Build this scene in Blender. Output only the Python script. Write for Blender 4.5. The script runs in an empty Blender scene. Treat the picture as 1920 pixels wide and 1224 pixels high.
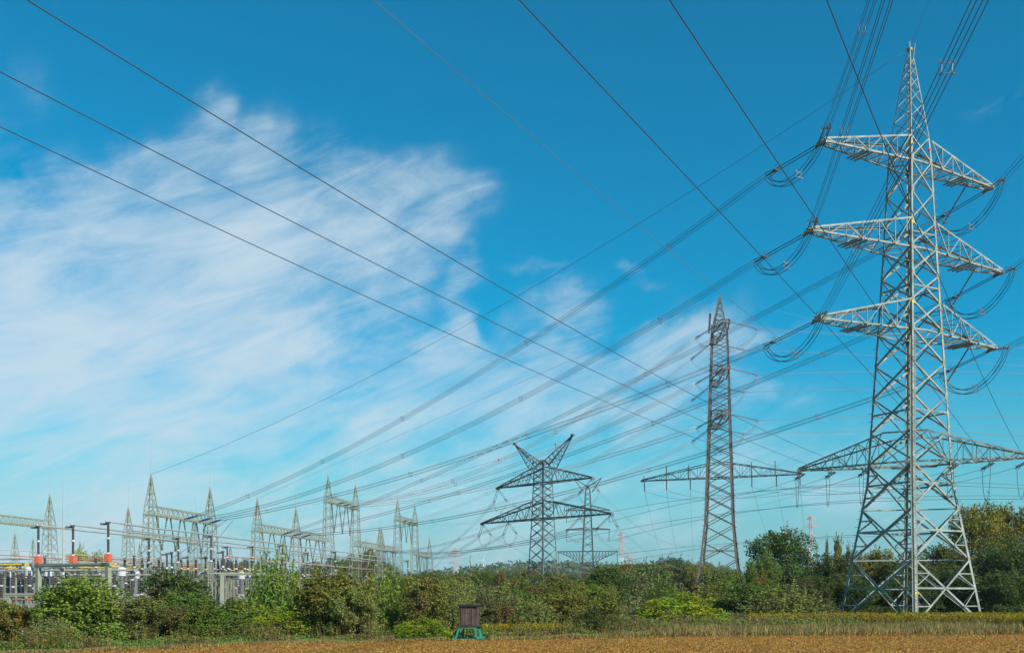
import bpy, math, random
import numpy as np
from mathutils import Vector
random.seed(7)
R = math.radians
sc = bpy.context.scene
COL = sc.collection
F, CX, HY, EYE = 2000.0, 960.0, 1117.0, 3.0       # focal length in px of the 1920 px photo, horizon row, eye height

def at(px, py, Y):
    return Vector(((px - CX) / F * Y, Y, EYE + (HY - py) / F * Y))
def gx(px, Y):
    return (px - CX) / F * Y

# ------------------------------------------------------------------ materials
def new_mat(name):
    m = bpy.data.materials.new(name); m.use_nodes = True
    nt = m.node_tree; nt.nodes.clear()
    out = nt.nodes.new('ShaderNodeOutputMaterial')
    return m, nt, out
def N(nt, typ, **kw):
    n = nt.nodes.new(typ)
    for k, v in kw.items():
        setattr(n, k, v)
    return n
def plain(name, col, rough=.6, metal=0.0, var=.25, scale=.6, spec=.3):
    m, nt, out = new_mat(name)
    b = N(nt, 'ShaderNodeBsdfPrincipled')
    b.inputs['Roughness'].default_value = rough; b.inputs['Metallic'].default_value = metal
    b.inputs['Specular IOR Level'].default_value = spec
    tc = N(nt, 'ShaderNodeTexCoord'); no = N(nt, 'ShaderNodeTexNoise')
    no.inputs['Scale'].default_value = scale; no.inputs['Detail'].default_value = 5; no.inputs['Roughness'].default_value = .65
    nt.links.new(tc.outputs['Object'], no.inputs['Vector'])
    mr = N(nt, 'ShaderNodeMapRange')
    mr.inputs['From Min'].default_value = .3; mr.inputs['From Max'].default_value = .7
    mr.inputs['To Min'].default_value = 1 - var; mr.inputs['To Max'].default_value = 1 + var
    nt.links.new(no.outputs['Fac'], mr.inputs['Value'])
    mx = N(nt, 'ShaderNodeVectorMath', operation='SCALE')
    mx.inputs[0].default_value = col
    nt.links.new(mr.outputs['Result'], mx.inputs['Scale'])
    nt.links.new(mx.outputs['Vector'], b.inputs['Base Color'])
    nt.links.new(b.outputs['BSDF'], out.inputs['Surface'])
    return m
M = {}
M['pylon'] = plain('grey_green_paint', (.265, .285, .25), .5, 0, .4, .8)
M['pylon_edge'] = plain('pylon_plate', (.25, .27, .22), .55, 0, .3, 1.5)
M['dark_steel'] = plain('weathered_dark_steel', (.13, .12, .105), .6, 0, .35, .5)
M['mid_steel'] = plain('old_grey_steel', (.13, .14, .14), .6, 0, .3, .5)
M['far_steel'] = plain('far_grey_steel', (.075, .085, .09), .6, 0, .2, .3)
M['gantry'] = plain('pale_green_paint', (.25, .265, .195), .5, 0, .18, .7)
M['wire'] = plain('dark_conductor', (.045, .048, .05), .5, .0, .1, .1)
M['wire_mid'] = plain('grey_conductor', (.12, .13, .135), .5, .0, .1, .1)
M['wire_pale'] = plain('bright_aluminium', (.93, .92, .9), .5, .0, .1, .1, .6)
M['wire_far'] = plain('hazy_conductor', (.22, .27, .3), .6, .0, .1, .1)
M['insul'] = plain('brown_porcelain', (.06, .052, .048), .3, 0, .2, 2, .5)
M['insul_green'] = plain('green_glass_insulator', (.10, .15, .13), .3, 0, .2, 2, .5)
M['insul_blue'] = plain('blue_silicone', (.03, .14, .42), .4, 0, .15, 2)
M['insul_grey'] = plain('grey_silicone', (.16, .16, .17), .4, 0, .15, 2)
M['fit'] = plain('fittings_steel', (.16, .16, .155), .45, .2, .3, 3)
M['busbar'] = plain('aluminium_tube', (.34, .335, .31), .4, .1, .15, .4)
M['red_box'] = plain('orange_red_paint', (.58, .125, .07), .5, 0, .15, 2)
M['white'] = plain('white_paint', (.52, .53, .52), .45, 0, .1, 1.5)
M['yellow'] = plain('yellow_paint', (.62, .40, .04), .5, 0, .2, 1)
M['yellow_mark'] = plain('yellow_marking', (.7, .46, .02), .5, 0, .1, 1)
M['red_mark'] = plain('red_marking', (.6, .03, .02), .5, 0, .1, 1)
M['pipe_red'] = plain('rusty_red_pipe', (.35, .12, .07), .5, 0, .2, .5)
M['cabinet'] = plain('pale_grey_cabinet', (.36, .37, .35), .5, 0, .1, 1)
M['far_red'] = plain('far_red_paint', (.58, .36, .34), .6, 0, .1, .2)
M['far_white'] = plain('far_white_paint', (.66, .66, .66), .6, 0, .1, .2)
M['ball'] = plain('orange_ball', (.8, .16, .03), .5, 0, .1, 1)
M['green_paint'] = plain('teal_green_paint', (.02, .24, .165), .5, 0, .35, 3)
M['roof_felt'] = plain('black_roofing_felt', (.022, .021, .03), .8, 0, .4, 6)
M['bark'] = plain('bark', (.085, .065, .048), .9, 0, .4, 4)
M['concrete'] = plain('concrete', (.38, .37, .34), .85, 0, .2, 2)

def wood_mat():
    m, nt, out = new_mat('weathered_planks')
    b = N(nt, 'ShaderNodeBsdfPrincipled'); b.inputs['Roughness'].default_value = .85
    b.inputs['Specular IOR Level'].default_value = .15
    tc = N(nt, 'ShaderNodeTexCoord'); mp = N(nt, 'ShaderNodeMapping')
    mp.inputs['Scale'].default_value = (14, 14, .7)
    no = N(nt, 'ShaderNodeTexNoise'); no.inputs['Scale'].default_value = 1.6; no.inputs['Detail'].default_value = 6
    cr = N(nt, 'ShaderNodeValToRGB')
    cr.color_ramp.elements[0].position = .3; cr.color_ramp.elements[0].color = (.042, .028, .024, 1)
    cr.color_ramp.elements[1].position = .72; cr.color_ramp.elements[1].color = (.15, .105, .092, 1)
    nt.links.new(tc.outputs['Object'], mp.inputs['Vector']); nt.links.new(mp.outputs['Vector'], no.inputs['Vector'])
    nt.links.new(no.outputs['Fac'], cr.inputs['Fac'])
    hs = N(nt, 'ShaderNodeHueSaturation')
    ge = N(nt, 'ShaderNodeNewGeometry'); mr = N(nt, 'ShaderNodeMapRange')
    mr.inputs['To Min'].default_value = .65; mr.inputs['To Max'].default_value = 1.3
    nt.links.new(ge.outputs['Random Per Island'], mr.inputs['Value'])
    nt.links.new(mr.outputs['Result'], hs.inputs['Value'])
    nt.links.new(cr.outputs['Color'], hs.inputs['Color'])
    nt.links.new(hs.outputs['Color'], b.inputs['Base Color'])
    nt.links.new(b.outputs['BSDF'], out.inputs['Surface'])
    return m
M['planks'] = wood_mat()

def leaf_mat(name, col=None, trans=.26, hue=.035, vlo=.55, vhi=1.45, accent=None, accent_amt=.12):
    """leaves: colour from the object's own colour (or col), varied leaf by leaf and clump by clump"""
    m, nt, out = new_mat(name)
    if col is None:
        oi = N(nt, 'ShaderNodeObjectInfo'); base = oi.outputs['Color']
    else:
        rgb = N(nt, 'ShaderNodeRGB'); rgb.outputs[0].default_value = (*col, 1); base = rgb.outputs[0]
    ge = N(nt, 'ShaderNodeNewGeometry')
    wn = N(nt, 'ShaderNodeTexWhiteNoise', noise_dimensions='1D')
    nt.links.new(ge.outputs['Random Per Island'], wn.inputs['W'])
    tc = N(nt, 'ShaderNodeTexCoord'); no = N(nt, 'ShaderNodeTexNoise')
    no.inputs['Scale'].default_value = .55; no.inputs['Detail'].default_value = 3
    nt.links.new(ge.outputs['Position'], no.inputs['Vector'])
    hs = N(nt, 'ShaderNodeHueSaturation')
    mh = N(nt, 'ShaderNodeMapRange'); mh.inputs['From Min'].default_value = .3; mh.inputs['From Max'].default_value = .7
    mh.inputs['To Min'].default_value = .5 - hue; mh.inputs['To Max'].default_value = .5 + hue
    nt.links.new(no.outputs['Fac'], mh.inputs['Value']); nt.links.new(mh.outputs['Result'], hs.inputs['Hue'])
    mv = N(nt, 'ShaderNodeMapRange'); mv.inputs['To Min'].default_value = vlo; mv.inputs['To Max'].default_value = vhi
    nt.links.new(ge.outputs['Random Per Island'], mv.inputs['Value']); nt.links.new(mv.outputs['Result'], hs.inputs['Value'])
    nt.links.new(base, hs.inputs['Color'])
    colr = hs.outputs['Color']
    if accent:
        lt = N(nt, 'ShaderNodeMath', operation='LESS_THAN'); lt.inputs[1].default_value = accent_amt
        nt.links.new(wn.outputs['Value'], lt.inputs[0])
        mx = N(nt, 'ShaderNodeMix', data_type='RGBA'); mx.inputs['B'].default_value = (*accent, 1)
        nt.links.new(lt.outputs[0], mx.inputs['Factor']); nt.links.new(colr, mx.inputs['A'])
        colr = mx.outputs['Result']
    d = N(nt, 'ShaderNodeBsdfPrincipled'); d.inputs['Roughness'].default_value = .6; d.inputs['Specular IOR Level'].default_value = .1
    t = N(nt, 'ShaderNodeBsdfTranslucent')
    ms = N(nt, 'ShaderNodeMixShader'); ms.inputs['Fac'].default_value = trans
    nt.links.new(colr, d.inputs['Base Color']); nt.links.new(colr, t.inputs['Color'])
    nt.links.new(d.outputs['BSDF'], ms.inputs[1]); nt.links.new(t.outputs['BSDF'], ms.inputs[2])
    nt.links.new(ms.outputs['Shader'], out.inputs['Surface'])
    return m
M['leaf'] = leaf_mat('leaves', accent=(.15, .10, .035), accent_amt=.06)
M['leaf_autumn'] = leaf_mat('autumn_leaves', hue=.07, accent=(.11, .15, .04), accent_amt=.4)
M['crop'] = leaf_mat('ripe_crop', (.345, .19, .046), .35, .03, .68, 1.25, accent=(.5, .34, .11), accent_amt=.12)
M['grass'] = leaf_mat('dry_grass', (.36, .265, .10), .4, .03, .5, 1.4, accent=(.15, .17, .05), accent_amt=.25)
M['weeds'] = leaf_mat('weeds', (.19, .185, .05), .35, .06, .5, 1.4, accent=(.26, .16, .085), accent_amt=.35)
M['bramble'] = leaf_mat('bramble', (.15, .22, .045), .35, .03, .6, 1.4)
M['stalk'] = leaf_mat('stalks', (.17, .16, .03), .35, .03, .6, 1.3)
M['golden'] = leaf_mat('goldenrod_flowers', (.31, .235, .02), .35, .05, .6, 1.3)
M['farwood'] = leaf_mat('far_wood_leaves', (.085, .125, .055), .3, .04, .55, 1.4)

def ground_mat(name, c1, c2, s):
    m, nt, out = new_mat(name)
    b = N(nt, 'ShaderNodeBsdfPrincipled'); b.inputs['Roughness'].default_value = .95; b.inputs['Specular IOR Level'].default_value = .05
    tc = N(nt, 'ShaderNodeTexCoord')
    a = N(nt, 'ShaderNodeTexNoise'); a.inputs['Scale'].default_value = s; a.inputs['Detail'].default_value = 8; a.inputs['Roughness'].default_value = .7
    nt.links.new(tc.outputs['Object'], a.inputs['Vector'])
    cr = N(nt, 'ShaderNodeValToRGB')
    cr.color_ramp.elements[0].position = .35; cr.color_ramp.elements[0].color = (*c1, 1)
    cr.color_ramp.elements[1].position = .65; cr.color_ramp.elements[1].color = (*c2, 1)
    nt.links.new(a.outputs['Fac'], cr.inputs['Fac']); nt.links.new(cr.outputs['Color'], b.inputs['Base Color'])
    bp = N(nt, 'ShaderNodeBump'); bp.inputs['Strength'].default_value = .6; bp.inputs['Distance'].default_value = .1
    nt.links.new(a.outputs['Fac'], bp.inputs['Height']); nt.links.new(bp.outputs['Normal'], b.inputs['Normal'])
    nt.links.new(b.outputs['BSDF'], out.inputs['Surface'])
    return m
M['earth'] = ground_mat('meadow_ground', (.045, .05, .018), (.09, .08, .035), .35)
M['field'] = ground_mat('field_soil', (.25, .13, .032), (.36, .19, .04), 1.5)
M['gravel'] = ground_mat('yard_gravel', (.16, .15, .13), (.3, .29, .26), 3)

# ------------------------------------------------------------------ tagging
def tag(o, label=None, cat=None, group=None, kind=None):
    if label: o['label'] = label
    if cat: o['category'] = cat
    if group: o['group'] = group
    if kind: o['kind'] = kind
    return o
def empty(name, loc=(0, 0, 0), rz=0.0):
    o = bpy.data.objects.new(name, None); COL.objects.link(o)
    o.location = loc; o.rotation_euler = (0, 0, rz); o.empty_display_size = .5
    return o
KIDS = {}
def copy_tree(o, parent=None):
    c = o.copy(); COL.objects.link(c)
    if parent: c.parent = parent
    KIDS[c.name] = []
    for ch in KIDS.get(o.name, []):
        KIDS[c.name].append(copy_tree(ch, c))
    return c
def first_or_copy(protos, key, maker):
    """the first call keeps the built thing itself, later calls copy it with its parts"""
    if key not in protos:
        protos[key] = maker(); return protos[key]
    return copy_tree(protos[key])

# ------------------------------------------------------------------ mesh builder
class MB:
    def __init__(s): s.v = []; s.f = []; s.mi = []; s.cur = 0
    def add(s, vs, fs):
        k = len(s.v); s.v += [tuple(p) for p in vs]; s.f += [tuple(i + k for i in f) for f in fs]; s.mi += [s.cur] * len(fs)
    @staticmethod
    def frame(d, hint=None):
        d = d.normalized()
        h = hint if hint is not None else (Vector((0, 0, 1)) if abs(d.z) < .9 else Vector((1, 0, 0)))
        a = h - d * h.dot(d)
        if a.length < 1e-5:
            h = Vector((.3, .8, .5)); a = h - d * h.dot(d)
        a.normalize(); return d, a, d.cross(a)
    def bar(s, p, q, w, h=None, hint=None):
        p = Vector(p); q = Vector(q); h = h or w
        if (q - p).length < 1e-6: return
        d, a, b = s.frame(q - p, hint)
        c = [(-1, -1), (1, -1), (1, 1), (-1, 1)]
        vs = [p + b * (x * w / 2) + a * (y * h / 2) for x, y in c] + [q + b * (x * w / 2) + a * (y * h / 2) for x, y in c]
        s.add(vs, [(0, 1, 5, 4), (1, 2, 6, 5), (2, 3, 7, 6), (3, 0, 4, 7), (3, 2, 1, 0), (4, 5, 6, 7)])
    def angle(s, p, q, w, out, t=None):
        """steel angle section, its heel towards out"""
        p = Vector(p); q = Vector(q); t = t or w * .16
        if (q - p).length < 1e-6: return
        d, a, b = s.frame(q - p, Vector(out))
        e1 = (-a + b).normalized(); e2 = (-a - b).normalized()
        c = [(0, 0), (w, 0), (w, t), (t, t), (t, w), (0, w)]
        vs = [p + e1 * x + e2 * y for x, y in c] + [q + e1 * x + e2 * y for x, y in c]
        fs = [(i, (i + 1) % 6, (i + 1) % 6 + 6, i + 6) for i in range(6)] + [(5, 4, 3, 0), (3, 2, 1, 0), (6, 9, 10, 11), (6, 7, 8, 9)]
        s.add(vs, fs)
    def brace(s, p, q, w, out, t=None):
        """angle section with one flange flat in the face (normal out), the other turned inwards"""
        p = Vector(p); q = Vector(q); t = t or max(w * .14, .012)
        if (q - p).length < 1e-6: return
        d, a, b = s.frame(q - p, Vector(out))
        if b.z < 0: e1 = -b
        else: e1 = b
        c = [(-w / 2, 0), (w / 2, 0), (w / 2, -t), (-w / 2 + t, -t), (-w / 2 + t, -w * .9), (-w / 2, -w * .9)]
        vs = [p + e1 * x + a * y for x, y in c] + [q + e1 * x + a * y for x, y in c]
        fs = [(i, (i + 1) % 6, (i + 1) % 6 + 6, i + 6) for i in range(6)] + [(5, 4, 3, 0), (3, 2, 1, 0), (6, 9, 10, 11), (6, 7, 8, 9)]
        s.add(vs, fs)
    def box(s, c, size, rz=0):
        cx, cy, cz = c; x, y, z = (k / 2 for k in size); ca, sa = math.cos(rz), math.sin(rz)
        vs = []
        for dz in (-z, z):
            for dx, dy in ((-x, -y), (x, -y), (x, y), (-x, y)):
                vs.append((cx + dx * ca - dy * sa, cy + dx * sa + dy * ca, cz + dz))
        s.add(vs, [(3, 2, 1, 0), (4, 5, 6, 7), (0, 1, 5, 4), (1, 2, 6, 5), (2, 3, 7, 6), (3, 0, 4, 7)])
    def tube(s, pts, r, n=5, caps=True):
        pts = [Vector(p) for p in pts]; m = len(pts)
        rs = r if isinstance(r, (list, tuple)) else [r] * m
        vs = []; a = None
        for i, p in enumerate(pts):
            d = (pts[min(i + 1, m - 1)] - pts[max(i - 1, 0)])
            _, a, b = s.frame(d, a)
            for k in range(n):
                t = 2 * math.pi * k / n
                vs.append(p + a * (math.cos(t) * rs[i]) + b * (math.sin(t) * rs[i]))
        fs = []
        for i in range(m - 1):
            for k in range(n):
                fs.append((i * n + k, i * n + (k + 1) % n, (i + 1) * n + (k + 1) % n, (i + 1) * n + k))
        if caps:
            fs += [tuple(reversed(range(n))), tuple(range((m - 1) * n, m * n))]
        s.add(vs, fs)
    def ring(s, c, nrm, rad, r, n=14, k=5):
        c = Vector(c); d, a, b = s.frame(Vector(nrm))
        vs = []; fs = []
        for i in range(n):
            t = 2 * math.pi * i / n; e = a * math.cos(t) + b * math.sin(t)
            for j in range(k):
                u = 2 * math.pi * j / k
                vs.append(c + e * (rad + r * math.cos(u)) + d * (r * math.sin(u)))
        for i in range(n):
            for j in range(k):
                fs.append((i * k + j, i * k + (j + 1) % k, ((i + 1) % n) * k + (j + 1) % k, ((i + 1) % n) * k + j))
        s.add(vs, fs)
    def build(s, name, mat, parent=None, origin=None, smooth=False):
        o0 = Vector(origin) if origin is not None else None
        if o0 is not None:
            vs = [(v[0] - o0.x, v[1] - o0.y, v[2] - o0.z) for v in s.v]
        else: vs = s.v
        me = bpy.data.meshes.new(name); me.from_pydata(vs, [], s.f)
        mats = mat if isinstance(mat, (list, tuple)) else [mat]
        for mm in mats: me.materials.append(mm)
        if len(mats) > 1: me.polygons.foreach_set('material_index', s.mi)
        if smooth: me.polygons.foreach_set('use_smooth', [True] * len(s.f))
        me.update()
        o = bpy.data.objects.new(name, me); COL.objects.link(o)
        if parent is not None:
            o.parent = parent; KIDS.setdefault(parent.name, []).append(o)
        elif o0 is not None:
            o.location = o0
        return o
    def wbuild(s, name, mat, parent, smooth=False):           # world coordinates under an unrotated Empty
        return s.build(name, mat, parent, origin=parent.location if parent.parent is None else parent.parent.location, smooth=smooth)

def rib_radii(n, r1, r2):
    return [r1 if i % 2 else r2 for i in range(n)]
def rod_points(p, q, n):
    p = Vector(p); q = Vector(q)
    return [p.lerp(q, i / (n - 1)) for i in range(n)]

# ------------------------------------------------------------------ lattice bodies
def dlev(levels, z):
    for (z0, d0), (z1, d1) in zip(levels, levels[1:]):
        if z <= z1: return d0 + (d1 - d0) * (z - z0) / (z1 - z0)
    return levels[-1][1]
def lattice(root, c, ang, levels, panels, leg_w, br_w, mat, horiz=(), sub=(), legname='leg', brname='bracing', lz=None):
    """square lattice body; levels: (z, half diagonal); panels: heights where the X panels meet"""
    c = Vector((c[0], c[1], 0))
    def cor(i, z):
        d = dlev(levels, z); a = ang + math.pi / 4 + i * math.pi / 2
        return c + Vector((math.cos(a) * d, math.sin(a) * d, z))
    zs = sorted(set([z for z, _ in levels]))
    for i in range(4):
        m = MB(); a = ang + math.pi / 4 + i * math.pi / 2; out = Vector((math.cos(a), math.sin(a), 0))
        for z0, z1 in zip(zs, zs[1:]):
            w = leg_w(.5 * (z0 + z1)) if callable(leg_w) else leg_w
            m.angle(cor(i, z0), cor(i, z1), w, out)
        m.wbuild(legname, mat, root)
    for i in range(4):
        m = MB(); j = (i + 1) % 4; na = ang + math.pi / 2 + i * math.pi / 2; out = Vector((math.cos(na), math.sin(na), 0))
        off = out * -.02
        for k, (z0, z1) in enumerate(zip(panels, panels[1:])):
            w = br_w(.5 * (z0 + z1)) if callable(br_w) else br_w
            a0, b0, a1, b1 = cor(i, z0), cor(j, z0), cor(i, z1), cor(j, z1)
            m.brace(a0, b1, w, out); m.brace(b0 + off * 4, a1 + off * 4, w, out)
            # crossing point of the X
            w0 = (b0 - a0).length; w1 = (b1 - a1).length; t = w0 / (w0 + w1)
            x = a0.lerp(b1, t)
            if k in horiz:
                zx = x.z; m.brace(cor(i, zx), cor(j, zx), w * .9, out)
            if k in sub:
                for la, lb, ca, cb in ((a0, a1, a0, a1), (b0, b1, b0, b1)):
                    zx = x.z
                    lx = cor(i if la is a0 else j, zx)
                    for (leg_end, f0) in ((la, .5), (lb, .5)):
                        mid_d = leg_end.lerp(x, .5)            # middle of the half diagonal
                        lm = cor(i if la is a0 else j, mid_d.z)
                        m.brace(mid_d, lm, w * .55, out); m.brace(mid_d, lx, w * .55, out)
        m.wbuild(brname, mat, root)
    return cor

def crossarm(root, c, ang, z, half, wroot, hroot, wtip, htip, mat, cw=.2, bw=.1, n=6, body=1.6, name='crossarm', dark=True, platform=None):
    """two-sided lattice arm: flat bottom, top chords falling to the tips"""
    c = Vector((c[0], c[1], 0)); u = Vector((math.cos(ang), math.sin(ang), 0)); v = Vector((-u.y, u.x, 0)); zz = Vector((0, 0, 1))
    if name == 'low_crossarm':
        for side in (-1, 1):
            m = MB()
            a = c + v * (side * wroot / 2) + zz * (z + hroot); m.brace(a - u * body, a + u * body, cw, v * side)
            a = c + v * (side * wroot / 2) + zz * z; m.brace(a - u * body, a + u * body, cw, v * side)
            m.brace(a - u * body, a + u * body + zz * hroot, bw, v * side)
            m.wbuild('crossarm_centre', mat, root)
        name = 'crossarm'
    for sgn in (-1, 1):
        m = MB()
        def P(t, side, top):
            s = body + (half - body) * t
            w = wroot + (wtip - wroot) * t
            h = hroot + (htip - hroot) * t
            return c + u * (sgn * s) + v * (side * w / 2) + zz * (z + (h if top else 0))
        for side in (-1, 1):
            o = v * side
            m.angle(P(0, side, 0) - u * sgn * body, P(1, side, 0), cw, o - zz); m.angle(P(0, side, 1), P(1, side, 1), cw, o + zz)
            for k in range(n):
                t0, t1 = k / n, (k + 1) / n
                m.brace(P(t1, side, 0), P(t1, side, 1), bw * .8, o)
                if k % 2 == 0: m.brace(P(t0, side, 1), P(t1, side, 0), bw, o)
                else: m.brace(P(t0, side, 0), P(t1, side, 1), bw, o)
        for k in range(n):
            t0, t1 = k / n, (k + 1) / n
            m.brace(P(t1, -1, 0), P(t1, 1, 0), bw, -zz); m.brace(P(t1, -1, 1), P(t1, 1, 1), bw * .8, zz)
            m.brace(P(t0, -1, 0), P(t1, 1, 0), bw * .9, -zz); m.brace(P(t0, 1, 0) + zz * .03, P(t1, -1, 0) + zz * .03, bw * .9, -zz)
            m.brace(P(t0, -1 if k % 2 else 1, 1), P(t1, 1 if k % 2 else -1, 1), bw * .8, zz)
        m.bar(P(1, -1, 0) - v * .15, P(1, 1, 0) + v * .15, cw * 1.5, cw * 2)
        arm = m.wbuild(name, mat, root)
        if platform:
            pm = MB()
            for dt in (-.05, 0, .05):
                a = P(platform + dt, -1, 0) - zz * (.22) - v * .3; b = P(platform + dt, 1, 0) - zz * (.22) + v * .3
                pm.bar(a, b, .14, .12)
            pm.wbuild('support_beam', M['pylon_edge'] if mat is M['pylon'] else mat, arm)
    return u, v

# ------------------------------------------------------------------ wires
def px_of(p):
    return CX + F * p.x / p.y, HY - F * (p.z - EYE) / p.y
def span_pts(P, Q, sag=None, via=(), n=48):
    """parabola through P and Q; with via pixels the sag (one) or sag and far height (two) are solved"""
    P = Vector(P); Q = Vector(Q)
    def t_at(px):
        k = (px - CX) / F
        den = (Q.x - P.x) - k * (Q.y - P.y)
        return (k * P.y - P.x) / den
    zq = Q.z; b = 4 * (sag or 0)
    if len(via) == 1:
        t = t_at(via[0][0]); y = P.y + (Q.y - P.y) * t; z = EYE + (HY - via[0][1]) / F * y
        b = (P.z + (Q.z - P.z) * t - z) / (t * (1 - t))
    elif len(via) == 2:
        rows = []; rhs = []
        for vx, vy in via:
            t = t_at(vx); y = P.y + (Q.y - P.y) * t; z = EYE + (HY - vy) / F * y
            rows.append((t, -t * (1 - t))); rhs.append(z - P.z)
        (a1, b1), (a2, b2) = rows; det = a1 * b2 - a2 * b1
        a = (rhs[0] * b2 - rhs[1] * b1) / det; b = (a1 * rhs[1] - a2 * rhs[0]) / det
        zq = P.z + a
    return [Vector((P.x + (Q.x - P.x) * t, P.y + (Q.y - P.y) * t, P.z + (zq - P.z) * t - b * t * (1 - t))) for t in [i / n for i in range(n + 1)]]
def wire(pts, r, mat, label, cat='cable', group=None, name='cable', n=4):
    m = MB(); m.tube(pts, r, n)
    o = m.build(name, mat, origin=pts[0], smooth=True)
    return tag(o, label, cat, group)
def side_of(pts, i):
    d = pts[min(i + 1, len(pts) - 1)] - pts[max(i - 1, 0)]
    s = Vector((d.y, -d.x, 0)); s.normalize(); return s
def bundle(pts, r, mat, label, group=None, gap=.4, nw=4, spacers=(), name='power_line', smat=None, cat='power line'):
    root = empty(name, pts[0]); tag(root, label, cat, group)
    offs = [(-.5, .5), (.5, .5), (.5, -.5), (-.5, -.5)] if nw == 4 else [(-.5, 0), (.5, 0)]
    up = Vector((0, 0, 1))
    for a, b in offs:
        m = MB()
        m.tube([p + side_of(pts, i) * a * gap + up * b * gap for i, p in enumerate(pts)], r, 4)
        m.wbuild('conductor', mat, root, True)
    for t in spacers:
        i = int(t * (len(pts) - 1)); p = pts[i]; s = side_of(pts, i); m = MB(); g = gap * .5; w = max(r * 1.6, .035)
        cs = [p + s * a * gap + up * b * gap for a, b in offs]
        for k in range(len(cs)):
            m.bar(cs[k], cs[(k + 1) % len(cs)], w)
            d = (cs[k] - p); m.bar(cs[k] + d * .05, cs[k] + d * .5 + up * .05, w * 1.8)
        m.wbuild('spacer', smat or M['fit'], root)
    return root
def insulators(P, Q, label, group=None, gap=.55, r=.06, mat=None, rings=True, nseg=31, name='insulator_set', cat='insulator', plates=True, ps=1.0):
    """double tension string from P to Q with yoke plates and arcing rings"""
    P = Vector(P); Q = Vector(Q); root = empty(name, P); tag(root, label, cat, group)
    d = (Q - P).normalized(); s = Vector((d.y, -d.x, 0)).normalized(); mat = mat or M['insul']
    for k in (-1, 1):
        m = MB(); a = P.lerp(Q, .1) + s * k * gap / 2; b = P.lerp(Q, .8) + s * k * gap / 2
        pts = rod_points(a, b, nseg); m.tube(pts, rib_radii(nseg, r, r * .6), 6)
        m.wbuild('insulator', mat, root)
    if plates:
        m = MB()
        m.bar(P, P.lerp(Q, .1) + s * gap * .5, .05 * ps); m.bar(P, P.lerp(Q, .1) - s * gap * .5, .05 * ps)
        m.bar(P.lerp(Q, .1) + s * gap * .7, P.lerp(Q, .1) - s * gap * .7, .1 * ps, .08 * ps)
        m.wbuild('yoke_plate', M['fit'], root)
        m = MB(); e = P.lerp(Q, .82)
        m.bar(e + s * gap * .7, e - s * gap * .7, .13 * ps, .1 * ps); m.bar(e, Q, .08 * ps, .14 * ps)
        for k in (-1, 1):
            m.bar(e + s * k * gap * .5, Q + s * k * gap * .5 + Vector((0, 0, .2)), .06 * ps); m.bar(e + s * k * gap * .5, Q + s * k * gap * .5 - Vector((0, 0, .2)), .06 * ps)
        m.wbuild('yoke_plate', M['fit'], root)
    if rings:
        for k in (-1, 1):
            m = MB(); m.ring(P.lerp(Q, .78) + s * k * gap * .75, d * .35 + s * k * .9 , .33, .03)
            m.wbuild('arcing_ring', M['fit'], root)
    return root
# ------------------------------------------------------------------ the tall pylon on the right
A = Vector((44, 118, 0)); AANG = R(28.7)
pyl = empty('lattice_pylon', A)
tag(pyl, 'tall pale grey green lattice pylon with ladder and four crossarms, biggest in the photo', 'pylon')
lv = [(0, 7.55), (7, 6.2), (12.6, 5.1), (15.2, 4.6), (17.5, 4.4), (32.1, 3.42), (41.1, 2.85), (50.7, 2.32), (53.4, 2.05), (63.4, .28)]
pn = [0, 7, 12.6, 17.5, 21.1, 24.9, 28.5, 32.1, 35.1, 38.1, 41.1, 43.9, 47.2, 50.7, 53.4, 55.4, 57.2, 58.8, 60.2, 61.4, 62.4]
cor = lattice(pyl, A, AANG, lv, pn, lambda z: .31 if z < 17 else (.27 if z < 41 else (.21 if z < 53 else .11)),
              lambda z: .21 if z < 17 else (.18 if z < 41 else (.14 if z < 53 else .07)), M['pylon'], horiz=(0, 1, 2, 4, 8, 10), sub=(0, 1, 2))
m = MB(); top = A + Vector((0, 0, 63.4))
m.box(top, (.5, .5, .3), AANG); m.bar(top, top + Vector((0, 0, .9)), .1); m.bar(top + Vector((.3, -.2, -1.4)), top + Vector((.5, -.3, .6)), .06)
m.wbuild('peak_cap', M['pylon_edge'], pyl)
# inner plan bracing and gusset plates
for z in (7, 12.6, 17.5, 32.1, 41.1, 50.7):
    m = MB()
    for i in (0, 1): m.angle(cor(i, z), cor(i + 2, z), .12 if z > 20 else .16, (0, 0, 1))
    m.wbuild('plan_brace', M['pylon'], pyl)
for z in pn[1:14]:
    for i in range(4):
        m = MB(); p = cor(i, z); a = AANG + math.pi / 4 + i * math.pi / 2
        for da in (math.pi * .75, -math.pi * .75):
            e = Vector((math.cos(a + da), math.sin(a + da), 0)); m.bar(p + e * .2 - Vector((0, 0, .3)), p + e * .2 + Vector((0, 0, .3)), .03, .4, hint=e)
        m.wbuild('gusset_plate', M['pylon_edge'], pyl)
arms = [(50.4, 13.2, 3.25, 2.7), (40.8, 15.0, 4.0, 3.2), (31.8, 13.8, 4.8, 3.3)]
for z, half, wr, hr in arms:
    dl = dlev(lv, z) * .707
    crossarm(pyl, A, AANG, z, half, wr, hr, 1.0, .45, M['pylon'], .18, .10, 6, dl, platform=.52)
BANG = R(-29.6)
crossarm(pyl, A, BANG, 17.5, 12.2, 6.2, 3.3, .9, .35, M['pylon'], .16, .09, 7, 2.4, name='low_crossarm')
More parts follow.
